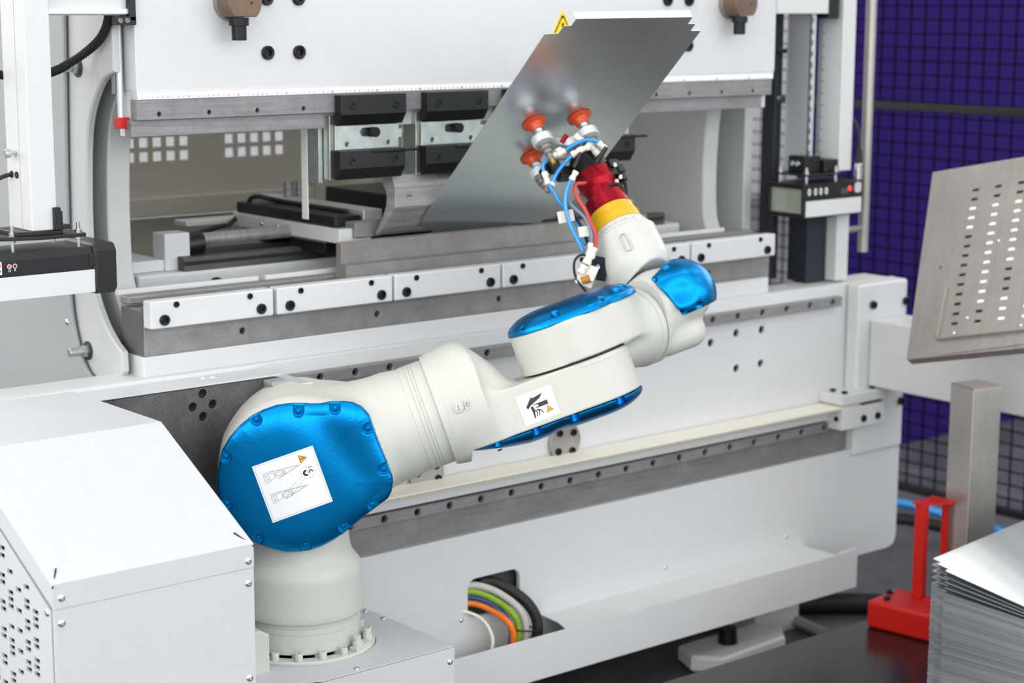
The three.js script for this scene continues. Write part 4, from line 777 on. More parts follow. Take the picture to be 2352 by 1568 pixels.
const wristBody = p => {
  let d = drum(p, s5a, s5b, 0.0705, 0.06, 0.004);
  d = smin(d, drum(p, [0, -0.068, 0], [0, 0.03, 0], 0.05, 0.054, 0.016), 0.03);
  d = smin(d, capsule(p, lobeA, lobeB, 0.056, 0.056), 0.025);
  d = smin(d, capsule(p, lobeC, lobeD, 0.033, 0.03), 0.012);
  return Math.max(d, -beyondSeam(p));
};
part(robot, 'wrist_link', inW(solid(wristBody, [-0.17, -0.13, -0.13], [0.13, 0.11, 0.13], 0.0035)), M.cast);
// the cap follows the body and ends at three straight edges
const cutPlanes = [[V(0.7495, 1.0985, 0.5255), V(-0.649, -0.642, -0.389)], [V(0.8, 1.075, 0.56), V(0.208, -0.904, 0.383)], [V(0.738, 1.146, 0.521), V(-0.4616, 0.686, -0.544)]].map(([o, n]) => { const q = wl(o), m = n.clone().transformDirection(FWi); return [q, m]; });
const scoop = wl(V(0.7775, 1.1, 0.5215).addScaledVector(V(-0.5, 0.3, 0.81).normalize(), 0.0585));
const snapCap = q => { const ax = V(...lobeA), bx = V(...lobeB), d = bx.clone().sub(ax), p = V(...q), t = Math.min(1, Math.max(0, p.clone().sub(ax).dot(d) / d.lengthSq())), c = ax.addScaledVector(d, t); return c.clone().addScaledVector(p.sub(c).normalize(), 0.067).toArray(); };
const capPockets = [wv(0.7547, 1.1188, 0.4828), wv(0.7822, 1.0606, 0.5347), wv(0.8092, 1.0753, 0.5488), wv(0.8635, 1.0762, 0.5356), wv(0.7855, 1.1383, 0.4842)].map(snapCap);
const wc = part(robot, 'wrist_cover', inW(solid(p => {
  let d = capsule(p, lobeA, lobeB, 0.067, 0.066);
  for (const [o, m] of cutPlanes) d = smax(d, (p[0] - o[0]) * m.x + (p[1] - o[1]) * m.y + (p[2] - o[2]) * m.z, 0.004);
  d = smax(d, 0.062 - Math.hypot(p[0] - scoop[0], p[1] - scoop[1], p[2] - scoop[2]), 0.008);
  for (const q of capPockets) d = smax(d, -(Math.hypot(p[0] - q[0], p[1] - q[1], p[2] - q[2]) - 0.0085), 0.001);
  return d;
}, [-0.12, -0.12, -0.12], [0.12, 0.14, 0.13], 0.0018)), M.blue, 'metallic blue rounded wrist cover');
part(robot, 'wrist_cover', inW(solid(p => Math.max(drum(p, [0, -0.085, 0], [0, -0.06, 0], 0.046, 0.0535, 0.012)), [-0.06, -0.095, -0.06], [0.06, -0.05, 0.06], 0.003)), M.blue);
// tool joint housing, its neck and the boss behind the pitch axis
part(robot, 'tool_joint', inW(solid(p => {
  const [x, y, z] = p, s = z + 0.402, q = Math.hypot(x, y);
  let d = extrude2(q - (s < 0.238 ? 0.0505 : s < 0.247 ? 0.056 : 0.064), Math.abs(s - 0.292) - 0.066, 0.003);
  d = smax(d, q - 0.064 + Math.max(0, s - 0.315) * 0.55, 0.008);
  const clear = Math.hypot(x, z) - 0.071;
  d = smax(d, -Math.max(clear, -y - 0.012), 0.004);
  const tongue = extrude2(Math.max(Math.abs(x) - 0.046, Math.abs(y + 0.044) - 0.014), Math.abs(s - 0.37) - 0.055, 0.008);
  d = smin(d, tongue, 0.015);
  const boss = drum(p, [0, -0.03, 0.02], [0, -0.012, 0.078], 0.036, 0.028, 0.01);
  return smin(d, boss, 0.01);
}, [-0.075, -0.075, -0.185], [0.075, 0.075, 0.095], 0.003)), M.castSmooth);
const onAxis = (pts, seg = 64, crease = 0.3) => { const g = lathe(pts, seg, crease); g.rotateX(Math.PI / 2); return g.translate(0, 0, -0.402).applyMatrix4(FW); };
const nub = lathe([[0, 0], [0.0024, 0], [0.0024, 0.004], [0, 0.004]], 10);
for (let k = 0; k < 16; k++) { const a = k / 16 * Math.PI * 2; const q = wToWorld([0.052 * Math.cos(a), 0.052 * Math.sin(a), 0.2385 - 0.402]); put(robot, 'rim_nub', nub, M.castSmooth, q.toArray(), tn.clone().negate().toArray(), 1); }
{ const q = [[-0.0495, 0.0405], [-0.0495, 0.0405]]; const g = solid(p => { const a = Math.atan2(p[1], p[0]) - 2.35, r = Math.hypot(p[0], p[1]); const u = a * r, v = p[2] + 0.402 - 0.285; const s = Math.hypot(u, Math.max(0, Math.abs(v) - 0.012)); return Math.max(s - 0.0075, -(s - 0.0045), Math.abs(r - 0.0645) - 0.0018); }, [-0.07, 0.02, -0.15], [-0.02, 0.07, -0.085], 0.0018); part(robot, 'slot_bezel', inW(g), M.castSmooth); }

// ---------- vacuum gripper ----------
const grip = thing('vacuum_gripper', 'red and yellow vacuum gripper with blue air hoses on the robot flange', 'gripper', toolC.clone().addScaledVector(tn, 0.22).toArray());
part(grip, 'yellow_ring', onAxis([[0.02, 0.188], [0.0425, 0.188], [0.0435, 0.189], [0.0437, 0.2035], [0.0432, 0.2045], [0.0465, 0.2055], [0.047, 0.207], [0.0475, 0.2245], [0.046, 0.2258], [0.02, 0.2258]]), M.yellow);
const redBody = part(grip, 'red_coupling', onAxis([[0.015, 0.1], [0.0352, 0.1], [0.0368, 0.1015], [0.0368, 0.128], [0.0306, 0.139], [0.0306, 0.157], [0.0398, 0.158], [0.0408, 0.159], [0.0408, 0.1845], [0.0398, 0.1855], [0.0398, 0.188], [0.015, 0.188]]), M.red, 'anodised red stepped coupling');
const tToW = (x, y, s) => toolC.clone().addScaledVector(te, x).addScaledVector(tw, y).addScaledVector(tn, s).toArray();
part(grip, 'hub', onAxis([[0.01, 0.058], [0.029, 0.058], [0.033, 0.064], [0.034, 0.068], [0.034, 0.1], [0.01, 0.1]]), M.black);
// bracket plate with three curved arms
const cups = [[-0.107, 0.036], [-0.009, 0.046], [-0.056, -0.072]];
{
  const arms = (x, y) => { let d = 1e9; for (const [i, [cx, cy]] of cups.entries()) { d = Math.min(d, Math.hypot(x - cx, y - cy) - 0.0205); const mx = cx * 0.5 + (i === 1 ? -0.028 : 0.004), my = cy * 0.5 - (i === 1 ? 0.012 : 0); d = smin(d, capsule([x, y, 0], [cx, cy, 0], [mx - 0.012, my, 0], 0.011, 0.009), 0.012); d = smin(d, capsule([x, y, 0], [mx - 0.012, my, 0], [-0.02, -0.004, 0], 0.009, 0.016), 0.012); } return smin(d, Math.hypot(x + 0.012, y + 0.002) - 0.03, 0.012); };
  const FT = frameM(toolC, te, tw, tn);
  part(grip, 'bracket', solid(p => extrude2(arms(p[0], p[1]), Math.abs(p[2] - 0.0415) - 0.0085, 0.0015), [-0.135, -0.1, 0.028], [0.03, 0.075, 0.054], 0.0025).applyMatrix4(FT), std(0xdadde0, 0.36, 0.45), 'brushed aluminium bracket with three arms');
  const cupG = lathe([[0, 0.006], [0.012, 0.005], [0.0195, 0.0015], [0.0225, 0.0002], [0.0236, 0.0006], [0.0236, 0.0018], [0.0222, 0.0028], [0.0178, 0.0046], [0.0148, 0.0072], [0.0136, 0.0108], [0.0128, 0.0145], [0.0118, 0.0155], [0.0118, 0.019], [0, 0.019]], 36, 0.9);
  const collar = lathe([[0, 0.018], [0.0098, 0.018], [0.0105, 0.0195], [0.0105, 0.026], [0.0095, 0.027], [0.0092, 0.034], [0, 0.034]], 28, 0.4);
  const nutStack = lathe([[0, 0.0495], [0.0135, 0.0495], [0.0135, 0.0545], [0.011, 0.055], [0.011, 0.0595], [0.0122, 0.06], [0.0122, 0.0635], [0.0085, 0.0632], [0.0085, 0.072], [0.0055, 0.0725], [0.0055, 0.084], [0, 0.084]], 28, 0.35);
  for (const [cx, cy] of cups) {
    const c = put(grip, 'suction_cup', cupG, M.orange, tToW(cx, cy, 0.0005), tn.toArray());
    put(grip, 'cup_collar', collar, M.screw, tToW(cx, cy, 0), tn.toArray());
    put(grip, 'level_compensator', nutStack, M.steelDark, tToW(cx, cy, 0.0005), tn.toArray());
  }
  put(grip, 'brass_nipple', lathe([[0, 0], [0.005, 0], [0.005, 0.012], [0, 0.012]], 16), M.brass, tToW(cups[0][0], cups[0][1], 0.084), tn.toArray());
}
const hose = (name, pts, r, mat, label) => part(grip, name, tube(pts, r, 40, 10), mat, label);
const HB = 0.0036;
hose('air_hose', [[0.7352, 1.3363, 0.261], [0.7514, 1.3491, 0.2715], [0.7677, 1.3567, 0.2833], [0.7795, 1.3568, 0.2931], [0.7888, 1.3521, 0.3019]], HB, M.hoseBlue);
hose('air_hose', [[0.7157, 1.328, 0.2468], [0.7073, 1.3185, 0.2419], [0.7024, 1.3082, 0.2403], [0.7029, 1.2963, 0.2435]], HB, M.hoseBlue);
hose('air_hose', [[0.7402, 1.3313, 0.2796], [0.7285, 1.3174, 0.2731], [0.7158, 1.3, 0.2666], [0.7086, 1.285, 0.2641], [0.7073, 1.2792, 0.2644]], HB, M.hoseBlue);
hose('air_hose', [[0.7011, 1.2783, 0.2594], [0.7041, 1.2665, 0.2646], [0.7072, 1.2618, 0.2684], [0.7106, 1.2484, 0.2743], [0.7164, 1.239, 0.2813]], HB, M.hoseBlue);
hose('air_hose', [[0.7134, 1.2888, 0.3069], [0.7053, 1.2708, 0.3043], [0.7007, 1.2516, 0.305], [0.7002, 1.2305, 0.3095], [0.703, 1.2063, 0.3175], [0.709, 1.1841, 0.3277], [0.7155, 1.1603, 0.3387]], 0.004, M.hoseBlue);
hose('air_hose', [[0.7164, 1.239, 0.2813], [0.7218, 1.2327, 0.2873], [0.7281, 1.217, 0.2962], [0.7334, 1.2013, 0.3043], [0.7394, 1.1698, 0.3166]], HB, M.hoseBlue);
hose('red_hose', [[0.75, 1.281, 0.305], [0.7352, 1.2813, 0.3136], [0.7241, 1.2808, 0.3094], [0.7181, 1.2721, 0.3114], [0.7182, 1.2546, 0.3205], [0.723, 1.2359, 0.3339], [0.7259, 1.2137, 0.3464], [0.7281, 1.1963, 0.3572], [0.7252, 1.1819, 0.3631], [0.7192, 1.1676, 0.3664]], 0.0038, phy(0xb8281f, 0.3, 0, { clearcoat: 0.4 }), 'red air hose');
hose('grey_hose', [[0.709, 1.2545, 0.298], [0.7128, 1.2417, 0.3107], [0.7158, 1.2337, 0.3217], [0.7224, 1.2195, 0.3372], [0.7229, 1.2049, 0.3476], [0.7205, 1.1919, 0.3552], [0.7145, 1.1746, 0.3609]], 0.0032, phy(0x6f8196, 0.35), 'grey blue air hose');
hose('sensor_cable', [[0.7159, 1.1531, 0.3538], [0.7058, 1.1553, 0.3449], [0.697, 1.1475, 0.3394], [0.6931, 1.1343, 0.3393], [0.6935, 1.1163, 0.3438], [0.6981, 1.1031, 0.3507], [0.7046, 1.0907, 0.3591]], 0.0024, M.rubber);
hose('sensor_cable', [[0.8032, 1.2695, 0.3068], [0.8145, 1.2759, 0.3147], [0.8222, 1.2728, 0.3218], [0.8266, 1.2617, 0.328], [0.8265, 1.2498, 0.3307]], 0.0032, M.rubber);
hose('sensor_cable', [[0.716, 1.24, 0.29], [0.724, 1.222, 0.302], [0.728, 1.205, 0.318], [0.732, 1.18, 0.33], [0.728, 1.155, 0.345]], 0.0028, M.rubber);
hose('sensor_cable', [[0.848, 1.295, 0.3], [0.846, 1.272, 0.31], [0.836, 1.255, 0.325], [0.829, 1.245, 0.335]], 0.0028, M.rubber);
const fit = (a, b, r, mat = M.fitting, name = 'hose_fitting') => {
  const A = V(...a), Bv = V(...b), L = A.distanceTo(Bv), g = lathe([[0, 0], [r * 0.8, 0], [r, 0.0008], [r, L * 0.32], [r * 0.82, L * 0.36], [r * 0.82, L * 0.62], [r, L * 0.66], [r, L - 0.0008], [r * 0.8, L], [0, L]], 18, 0.4);
  g.applyQuaternion(new THREE.Quaternion().setFromUnitVectors(UPV, Bv.clone().sub(A).normalize())); g.translate(A.x, A.y, A.z); return part(grip, name, g, mat);
};
fit([0.7266, 1.3423, 0.2525], [0.7299, 1.3308, 0.2574], 0.0072); fit([0.7299, 1.3328, 0.2574], [0.7373, 1.3384, 0.2623], 0.0066); fit([0.731, 1.333, 0.2582], [0.716, 1.3282, 0.247], 0.0066);
fit([0.7029, 1.2983, 0.2435], [0.7006, 1.2765, 0.2587], 0.0062); fit([0.7224, 1.3043, 0.3109], [0.7137, 1.2882, 0.307], 0.006);
fit([0.7384, 1.3305, 0.2787], [0.7537, 1.3405, 0.2886], 0.0066); fit([0.7517, 1.34, 0.2871], [0.7665, 1.3455, 0.298], 0.006); fit([0.7854, 1.3529, 0.2998], [0.7953, 1.3416, 0.309], 0.006); fit([0.7767, 1.3517, 0.2789], [0.7911, 1.3303, 0.2946], 0.0068);
fit([0.7083, 1.2804, 0.265], [0.7056, 1.2755, 0.2633], 0.006); fit([0.76, 1.365, 0.262], [0.772, 1.352, 0.274], 0.007);
part(grip, 'cable_tag', box(-0.015, -0.011, -0.002, 0.015, 0.011, 0.002, 0.0008).applyMatrix4(frameM(V(0.7065, 1.2216, 0.301), V(0.76, 0.2, 0.62).normalize(), V(-0.15, 0.98, -0.13).normalize(), V(-0.63, 0.0, 0.77).normalize())), M.fitting);
part(grip, 'cable_tag', box(-0.0095, -0.0095, -0.003, 0.0095, 0.0095, 0.003, 0.0008).applyMatrix4(frameM(V(0.7219, 1.1955, 0.333), V(0.76, 0.15, 0.62).normalize(), V(-0.12, 0.98, -0.13).normalize(), V(-0.63, 0.0, 0.77).normalize())), M.fitting);
// ejector assembly beside the wrist
fit([0.7145, 1.178, 0.3609], [0.7095, 1.1547, 0.3609], 0.0055); fit([0.7192, 1.17, 0.3664], [0.7127, 1.1508, 0.3645], 0.0062); fit([0.713, 1.158, 0.3635], [0.7041, 1.1402, 0.36], 0.0085); fit([0.7041, 1.1412, 0.36], [0.7018, 1.136, 0.3587], 0.0042, M.brass, 'brass_nipple'); fit([0.7028, 1.138, 0.359], [0.6945, 1.1236, 0.3552], 0.008);
part(grip, 'ejector_block', box(-0.016, -0.02, -0.008, 0.016, 0.02, 0.008, 0.002).applyMatrix4(frameM(V(0.7125, 1.1185, 0.353), V(0.7, -0.35, 0.62).normalize(), V(0.3, 0.93, 0.19).normalize(), V(-0.64, 0.05, 0.76).normalize())), M.fitting);
part(grip, 'silencer', rod([0.7067, 1.1144, 0.368], [0.6945, 1.11, 0.3594], 0.0068), std(0xb27028, 0.6));
part(grip, 'silencer_nut', rod([0.711, 1.1158, 0.371], [0.7067, 1.1144, 0.368], 0.009, 0.009, 6), M.fitting);
const mb = part(grip, 'mounting_bracket', box(-0.016, -0.022, -0.002, 0.016, 0.022, 0.002, 0.001).applyMatrix4(frameM(V(0.7363, 1.1293, 0.3603), V(0.75, -0.2, 0.63).normalize(), V(0.1, 0.97, 0.2).normalize(), V(-0.65, 0.0, 0.76).normalize())), M.black);
bolt(mb, [0.7265, 1.134, 0.3665], [-0.65, 0, 0.76], 0.0045, M.screw);
// valves and clamps on the hub
for (const [p, s] of [[[0.838, 1.309, 0.283], [0.011, 0.007, 0.009]], [[0.848, 1.298, 0.291], [0.008, 0.009, 0.009]], [[0.846, 1.282, 0.299], [0.007, 0.011, 0.008]], [[0.835, 1.292, 0.288], [0.01, 0.01, 0.008]], [[0.726, 1.297, 0.222], [0.008, 0.013, 0.01]], [[0.735, 1.305, 0.235], [0.012, 0.008, 0.012]]])
  part(grip, 'sensor_block', box(-s[0], -s[1], -s[2], s[0], s[1], s[2], 0.003, 2).applyMatrix4(frameM(V(...p), te, tw, tn)), M.blackPlastic);
for (const [a, b, r] of [[[0.835, 1.31, 0.292], [0.829, 1.308, 0.3], 0.0036], [[0.84, 1.288, 0.303], [0.834, 1.286, 0.309], 0.0034], [[0.831, 1.28, 0.302], [0.822, 1.276, 0.312], 0.004], [[0.72, 1.292, 0.236], [0.713, 1.293, 0.238], 0.003]]) fit(a, b, r, M.fitting, 'plug');
part(grip, 'pin', rod([0.7644, 1.3166, 0.3163], [0.783, 1.3457, 0.325], 0.0042), M.blackPlastic);
part(grip, 'pin', rod([0.7328, 1.3085, 0.2919], [0.7463, 1.3361, 0.2967], 0.0038), M.blackPlastic);
part(grip, 'red_clamp', rod([0.7404, 1.3511, 0.2487], [0.7493, 1.3658, 0.2531], 0.0045), M.red);
part(grip, 'hose_port', rod(tToW(-0.0345, 0.006, 0.118), tToW(-0.0385, 0.007, 0.1185), 0.0062), M.bore);
part(grip, 'lower_plate', box(-0.022, -0.03, -0.004, 0.022, 0.03, 0.004, 0.001).applyMatrix4(frameM(V(...tToW(-0.05, -0.03, 0.054)), te, tw, tn)), M.alu);
part(grip, 'terminal_block', box(-0.03, -0.01, -0.012, 0.012, 0.012, 0.012, 0.003).applyMatrix4(frameM(V(...tToW(-0.034, -0.02, 0.082)), te, tw, tn)), M.blackPlastic);

// ---------- held sheet ----------
const sheetPts = [[0, 0.003], [0.0178, 0.004], [0.0182, -0.01], [0.042, -0.0105], [0.0424, -0.0245], [0.3066, -0.0245], [0.307, -0.0105], [0.331, -0.01], [0.3314, 0.004], [0.349, 0.004], [0.349, 0.5745], [0.3245, 0.575], [0.324, 0.594], [0.306, 0.5945], [0.3055, 0.613], [0.046, 0.613], [0.0455, 0.5945], [0.0295, 0.594], [0.029, 0.575], [0, 0.5735]];
const T_SH = 0.0012;
{
  const t = thing('held_sheet', 'galvanised metal sheet with stepped corners held by the gripper', 'metal sheet', sheetO.toArray());
  const FSH = frameM(sheetO, te, tw, tn);
  part(t, 'panel', slabZ(sheetPts, -T_SH, 0).applyMatrix4(FSH), M.galv);
  part(t, 'bent_flange', box(0.046, 0.6118, -0.0155, 0.3055, 0.613, -0.001, 0.0003).applyMatrix4(FSH), M.galv, 'narrow flange bent along the top edge');
}

// ---------- things on the right ----------
{ // white arm that carries the slotted table
  const t = thing('support_arm', 'white square beam arm reaching forward from the track end', 'beam', [1.92, 0.72, 0.3]);
  part(t, 'beam', box(1.858, 0.721, 0.0705, 1.985, 0.88, 0.95, 0.006, 3), M.white);
}
{
  const o = V(1.7807, 1.2441, 0.2932), e = V(0.15116, 0.21278, 0.96534).normalize(), d = V(-0.55204, -0.79192, 0.26099).normalize(), n = V(-0.82, 0.57236, 0.00224).normalize();
  const F = frameM(o, e, d.clone().negate(), e.clone().cross(d.clone().negate()).normalize());
  const sgn = Math.sign(e.clone().cross(d.clone().negate()).dot(n));
  const t = thing('slotted_table', 'tilted stainless steel plate with rows of slots at the right edge', 'slotted table', V(0.15, -0.46, 0).applyMatrix4(F).toArray());
  const outl = [[0, 0], [0.4, -0.002], [0.44, -0.455], [0.029, -0.468]], holes = [], ins = [];
  for (let c = 0; c < 5; c++) for (let r = 0; r < 15; r++) { const x = 0.117 + c * 0.0531 + r * 0.0007, y = -0.0665 - r * 0.0234; ins.push([x, y]); holes.push(rectHole(x, y, 0.0165, 0.0078)); }
  const z0 = sgn > 0 ? -0.003 : 0, z1 = sgn > 0 ? 0 : 0.003;
  const pl = part(t, 'plate', slabZ(outl, z0, z1, [...holes, ringHole(0.051, -0.2523, 0.0024), ringHole(0.0669, -0.2514, 0.004), ringHole(0.0824, -0.251, 0.0024)], 0.0004).applyMatrix4(F), M.stainless);
  part(t, 'lower_fold', box(0.03, -0.4685, sgn > 0 ? -0.022 : 0.003, 0.44, -0.466, sgn > 0 ? -0.0005 : 0.022, 0.0006).applyMatrix4(F), M.stainless);
  part(t, 'back_plate', box(0.09, -0.44, -sgn * 0.012, 0.4, -0.04, -sgn * 0.0085, 0).applyMatrix4(F), std(0x4a4644, 0.6, 0.3));
  const bright = ['..111..........', '..11111111111..', '..1111111...111', '...11......1111', '..1111...111...'];
  const pad = slabZ(roundRect(-0.0078, -0.0035, 0.0078, 0.0035, 0.003, 3), -0.0016, 0.0016, [], 0.0004);
  ins.forEach(([x, y], i) => { if (bright[Math.floor(i / 15)][i % 15] === '1') part(t, 'slot_pad', pad.clone().translate(x, y, -sgn * 0.0008).applyMatrix4(F), M.label, 'white pad in the slot'); });
  part(t, 'stop_strip', box(0.0935, -0.426, sgn * 0.0001, 0.0995, -0.307, sgn * 0.012, 0.0006).applyMatrix4(F), M.stainless);
  part(t, 'stop_strip', box(0.0935, -0.431, sgn * 0.0001, 0.44, -0.426, sgn * 0.009, 0.0006).applyMatrix4(F), M.stainless);
  const nW = n.toArray();
  for (const [x, y] of [[0.1931, -0.2036], [0.1532, -0.3828], [0.1288, -0.416], [0.0894, -0.3297], [0.0905, -0.4037], [0.2786, -0.4149]]) screw(pl, V(x, y, 0).applyMatrix4(F).toArray(), nW, 0.0045);
  part(t, 'rear_brace', box(0.1, -0.43, -sgn * 0.06, 0.16, -0.36, -sgn * 0.0125, 0.002).applyMatrix4(F), M.white);
}
{ // stainless pillar, tilted slightly with its top cap
  const t = thing('steel_pillar', 'brushed rectangular steel pillar standing beside the sheet stack', 'pillar', [1.63, 0.3, 0.56]);
  const F = frameM(V(1.635, 0.3005, 0.536), V(0.98, 0, 0.2).normalize(), UPV, V(-0.2, 0, 0.98).normalize());
  part(t, 'tube', box(0, 0.0, -0.072, 0.078, 0.5155, 0.0, 0.003, 2).applyMatrix4(F), M.stainless);
  part(t, 'cap', box(0.001, 0.515, -0.071, 0.077, 0.5185, -0.001, 0.001).applyMatrix4(F), std(0xa89a95, 0.5, 0.7));
}
{ // dark feed table
  const t = thing('feed_table', 'dark smooth table top that carries the sheet stack', 'table', [1.4, FLOOR, 0.8]);
  part(t, 'top', box(0.45, 0.27, 0.372, 2.3, 0.3, 1.5, 0.002), std(0x2c2a2a, 0.22, 0.3, { map: floorTone }));
  for (const [x, z] of [[0.5, 0.43], [2.25, 0.43], [0.5, 1.45], [2.25, 1.45]]) part(t, 'leg', box(x - 0.03, FLOOR, z - 0.03, x + 0.03, 0.27, z + 0.03, 0.002), M.blackPlastic);
}
{ // red sheet fanner
  const t = thing('red_bracket', 'bright red magnetic spreader bracket on the dark table', 'bracket', [1.52, 0.3, 0.47]);
  const F = frameM(V(1.476, 0.3, 0.405), V(0.99, 0, -0.14).normalize(), UPV, V(0.14, 0, 0.99).normalize());
  const base = part(t, 'base', box(0, 0.0005, 0.0, 0.12, 0.06, 0.16, 0.008, 3).applyMatrix4(F), M.redPaint);
  for (const [x, z] of [[0.032, 0.03], [0.072, 0.012]]) bolt(base, V(x, 0.063, z).applyMatrix4(F).toArray(), [0, 1, 0], 0.0075);
  part(t, 'post', box(0.088, 0.058, 0.055, 0.106, 0.262, 0.08, 0.002).applyMatrix4(F), M.redPaint);
  part(t, 'post', box(0.147, -0.0 + 0.0005, 0.085, 0.156, 0.262, 0.1, 0.002).applyMatrix4(F), M.redPaint);
  const hs = []; for (let i = 0; i < 3; i++) hs.push(rectHole(0.128 + i * 0.001, -0.07 - i * 0.012, 0.026, 0.0045, 0.006));
  const top = part(t, 'top_plate', slabY([[0.086, 0.05], [0.168, 0.05], [0.168, 0.115], [0.14, 0.115], [0.086, 0.07]], 0.262, 0.266, hs, 0.0005).applyMatrix4(F), M.redPaint);
}
{ // fanned stack of sheets: same stepped blanks as the held one
  const c = V(1.194, 0.3, 0.769), e1 = V(0.9897, 0, -0.1431), e2 = V(0.1431, 0, 0.9897);
  const N = 110, LOOSE = 4, h0 = 0.0018;
  const g0 = slabZ(sheetPts.map(([u, v]) => [v + 0.0245, u]), -h0, 0);
  for (let i = 0; i < N; i++) {
    const k = Math.max(0, i - (N - 1 - LOOSE)), lift = 0.0005 * Math.max(0, i - 40) + k * 0.0095, top = i === N - 1;
    const y = 0.3024 + 0.0019 * i + lift, drop = lift;
    const jit = 0.0016 * (rnd() - 0.5), jit2 = 0.0022 * (rnd() - 0.5);
    const v2 = e2.clone().multiplyScalar(0.349).add(V(0, -drop, 0)).normalize();
    const o = V(c.x, y, c.z).addScaledVector(e1, jit).addScaledVector(e2, jit2);
    const label = top ? 'top galvanised sheet of the fanned stack, shining white' : i === N - 2 ? 'second galvanised sheet from the top of the stack' : k > 0 ? 'loosely fanned galvanised sheet in the upper part of the stack' : 'tightly packed galvanised sheet in the lower part of the stack';
    const t = thing('sheet_blank', label, 'metal sheet', o.toArray(), k > 0 ? 'fanned sheets of the stack' : 'packed sheets of the stack');
    const m = shade(new THREE.Mesh(g0, top ? M.blankTop : [M.blank, M.blankB, M.blankC][Math.floor(hash(i, 3, 5) * 2.99)])); m.name = 'panel'; m.quaternion.setFromRotationMatrix(new THREE.Matrix4().makeBasis(e1, v2, e1.clone().cross(v2))); t.add(m);
  }
}
{ // things on the floor behind the tray
  const t = thing('machine_foot', 'white machine foot plate with dark levelling bolt under the tray', 'foot', [1.45, FLOOR, 0.1]);
  part(t, 'plate', slabY([[1.29, 0.03], [1.53, 0.03], [1.575, 0.075], [1.52, 0.14], [1.3, 0.155], [1.26, 0.1]], FLOOR + 0.012, 0.2, [], 0.006), M.white);
  part(t, 'levelling_bolt', rod([1.385, 0.2, 0.09], [1.385, 0.235, 0.09], 0.022, 0.02, 20), M.blackOxide);
  part(t, 'pad', rod([1.42, FLOOR, 0.09], [1.42, FLOOR + 0.014, 0.09], 0.09, 0.09, 32), M.rubber);
  const b = thing('floor_tube', 'short bright metal tube lying on the floor past the tray', 'tube', [1.67, FLOOR, 0.1]);
  part(b, 'tube', rod([1.7, 0.166, -0.02], [1.664, 0.166, 0.19], 0.0145, 0.0145), M.stainless);
  const hz = thing('floor_hose', 'ribbed black hose lying on the dark floor behind the table', 'hose', [1.8, FLOOR, 0.1]);
  part(hz, 'hose', tube([[1.55, 0.175, -0.12], [1.75, 0.175, -0.06], [1.95, 0.175, 0.1], [2.05, 0.175, 0.32], [2.05, 0.175, 0.6]], 0.025, 60, 14), M.rubber);
  const bh = thing('blue_air_hose', 'blue compressed air hose along the foot of the mesh fence', 'hose', [2.5, FLOOR, -0.2]);
  part(bh, 'hose', tube([[2.4, 0.255, -0.36], [2.46, 0.258, -0.3], [2.5, 0.247, -0.263], [2.562, 0.224, -0.206], [2.62, 0.2, -0.1], [2.6, 0.19, 0.1]], 0.013, 60, 12), M.hoseBlue);
  const kh = thing('black_air_hose', 'black hose below the blue air hose at the fence', 'hose', [2.5, FLOOR, -0.2]);
  part(kh, 'hose', tube([[2.38, 0.21, -0.34], [2.456, 0.215, -0.294], [2.506, 0.205, -0.25], [2.559, 0.19, -0.19], [2.58, 0.18, 0.1]], 0.016, 60, 12), M.rubber);
}

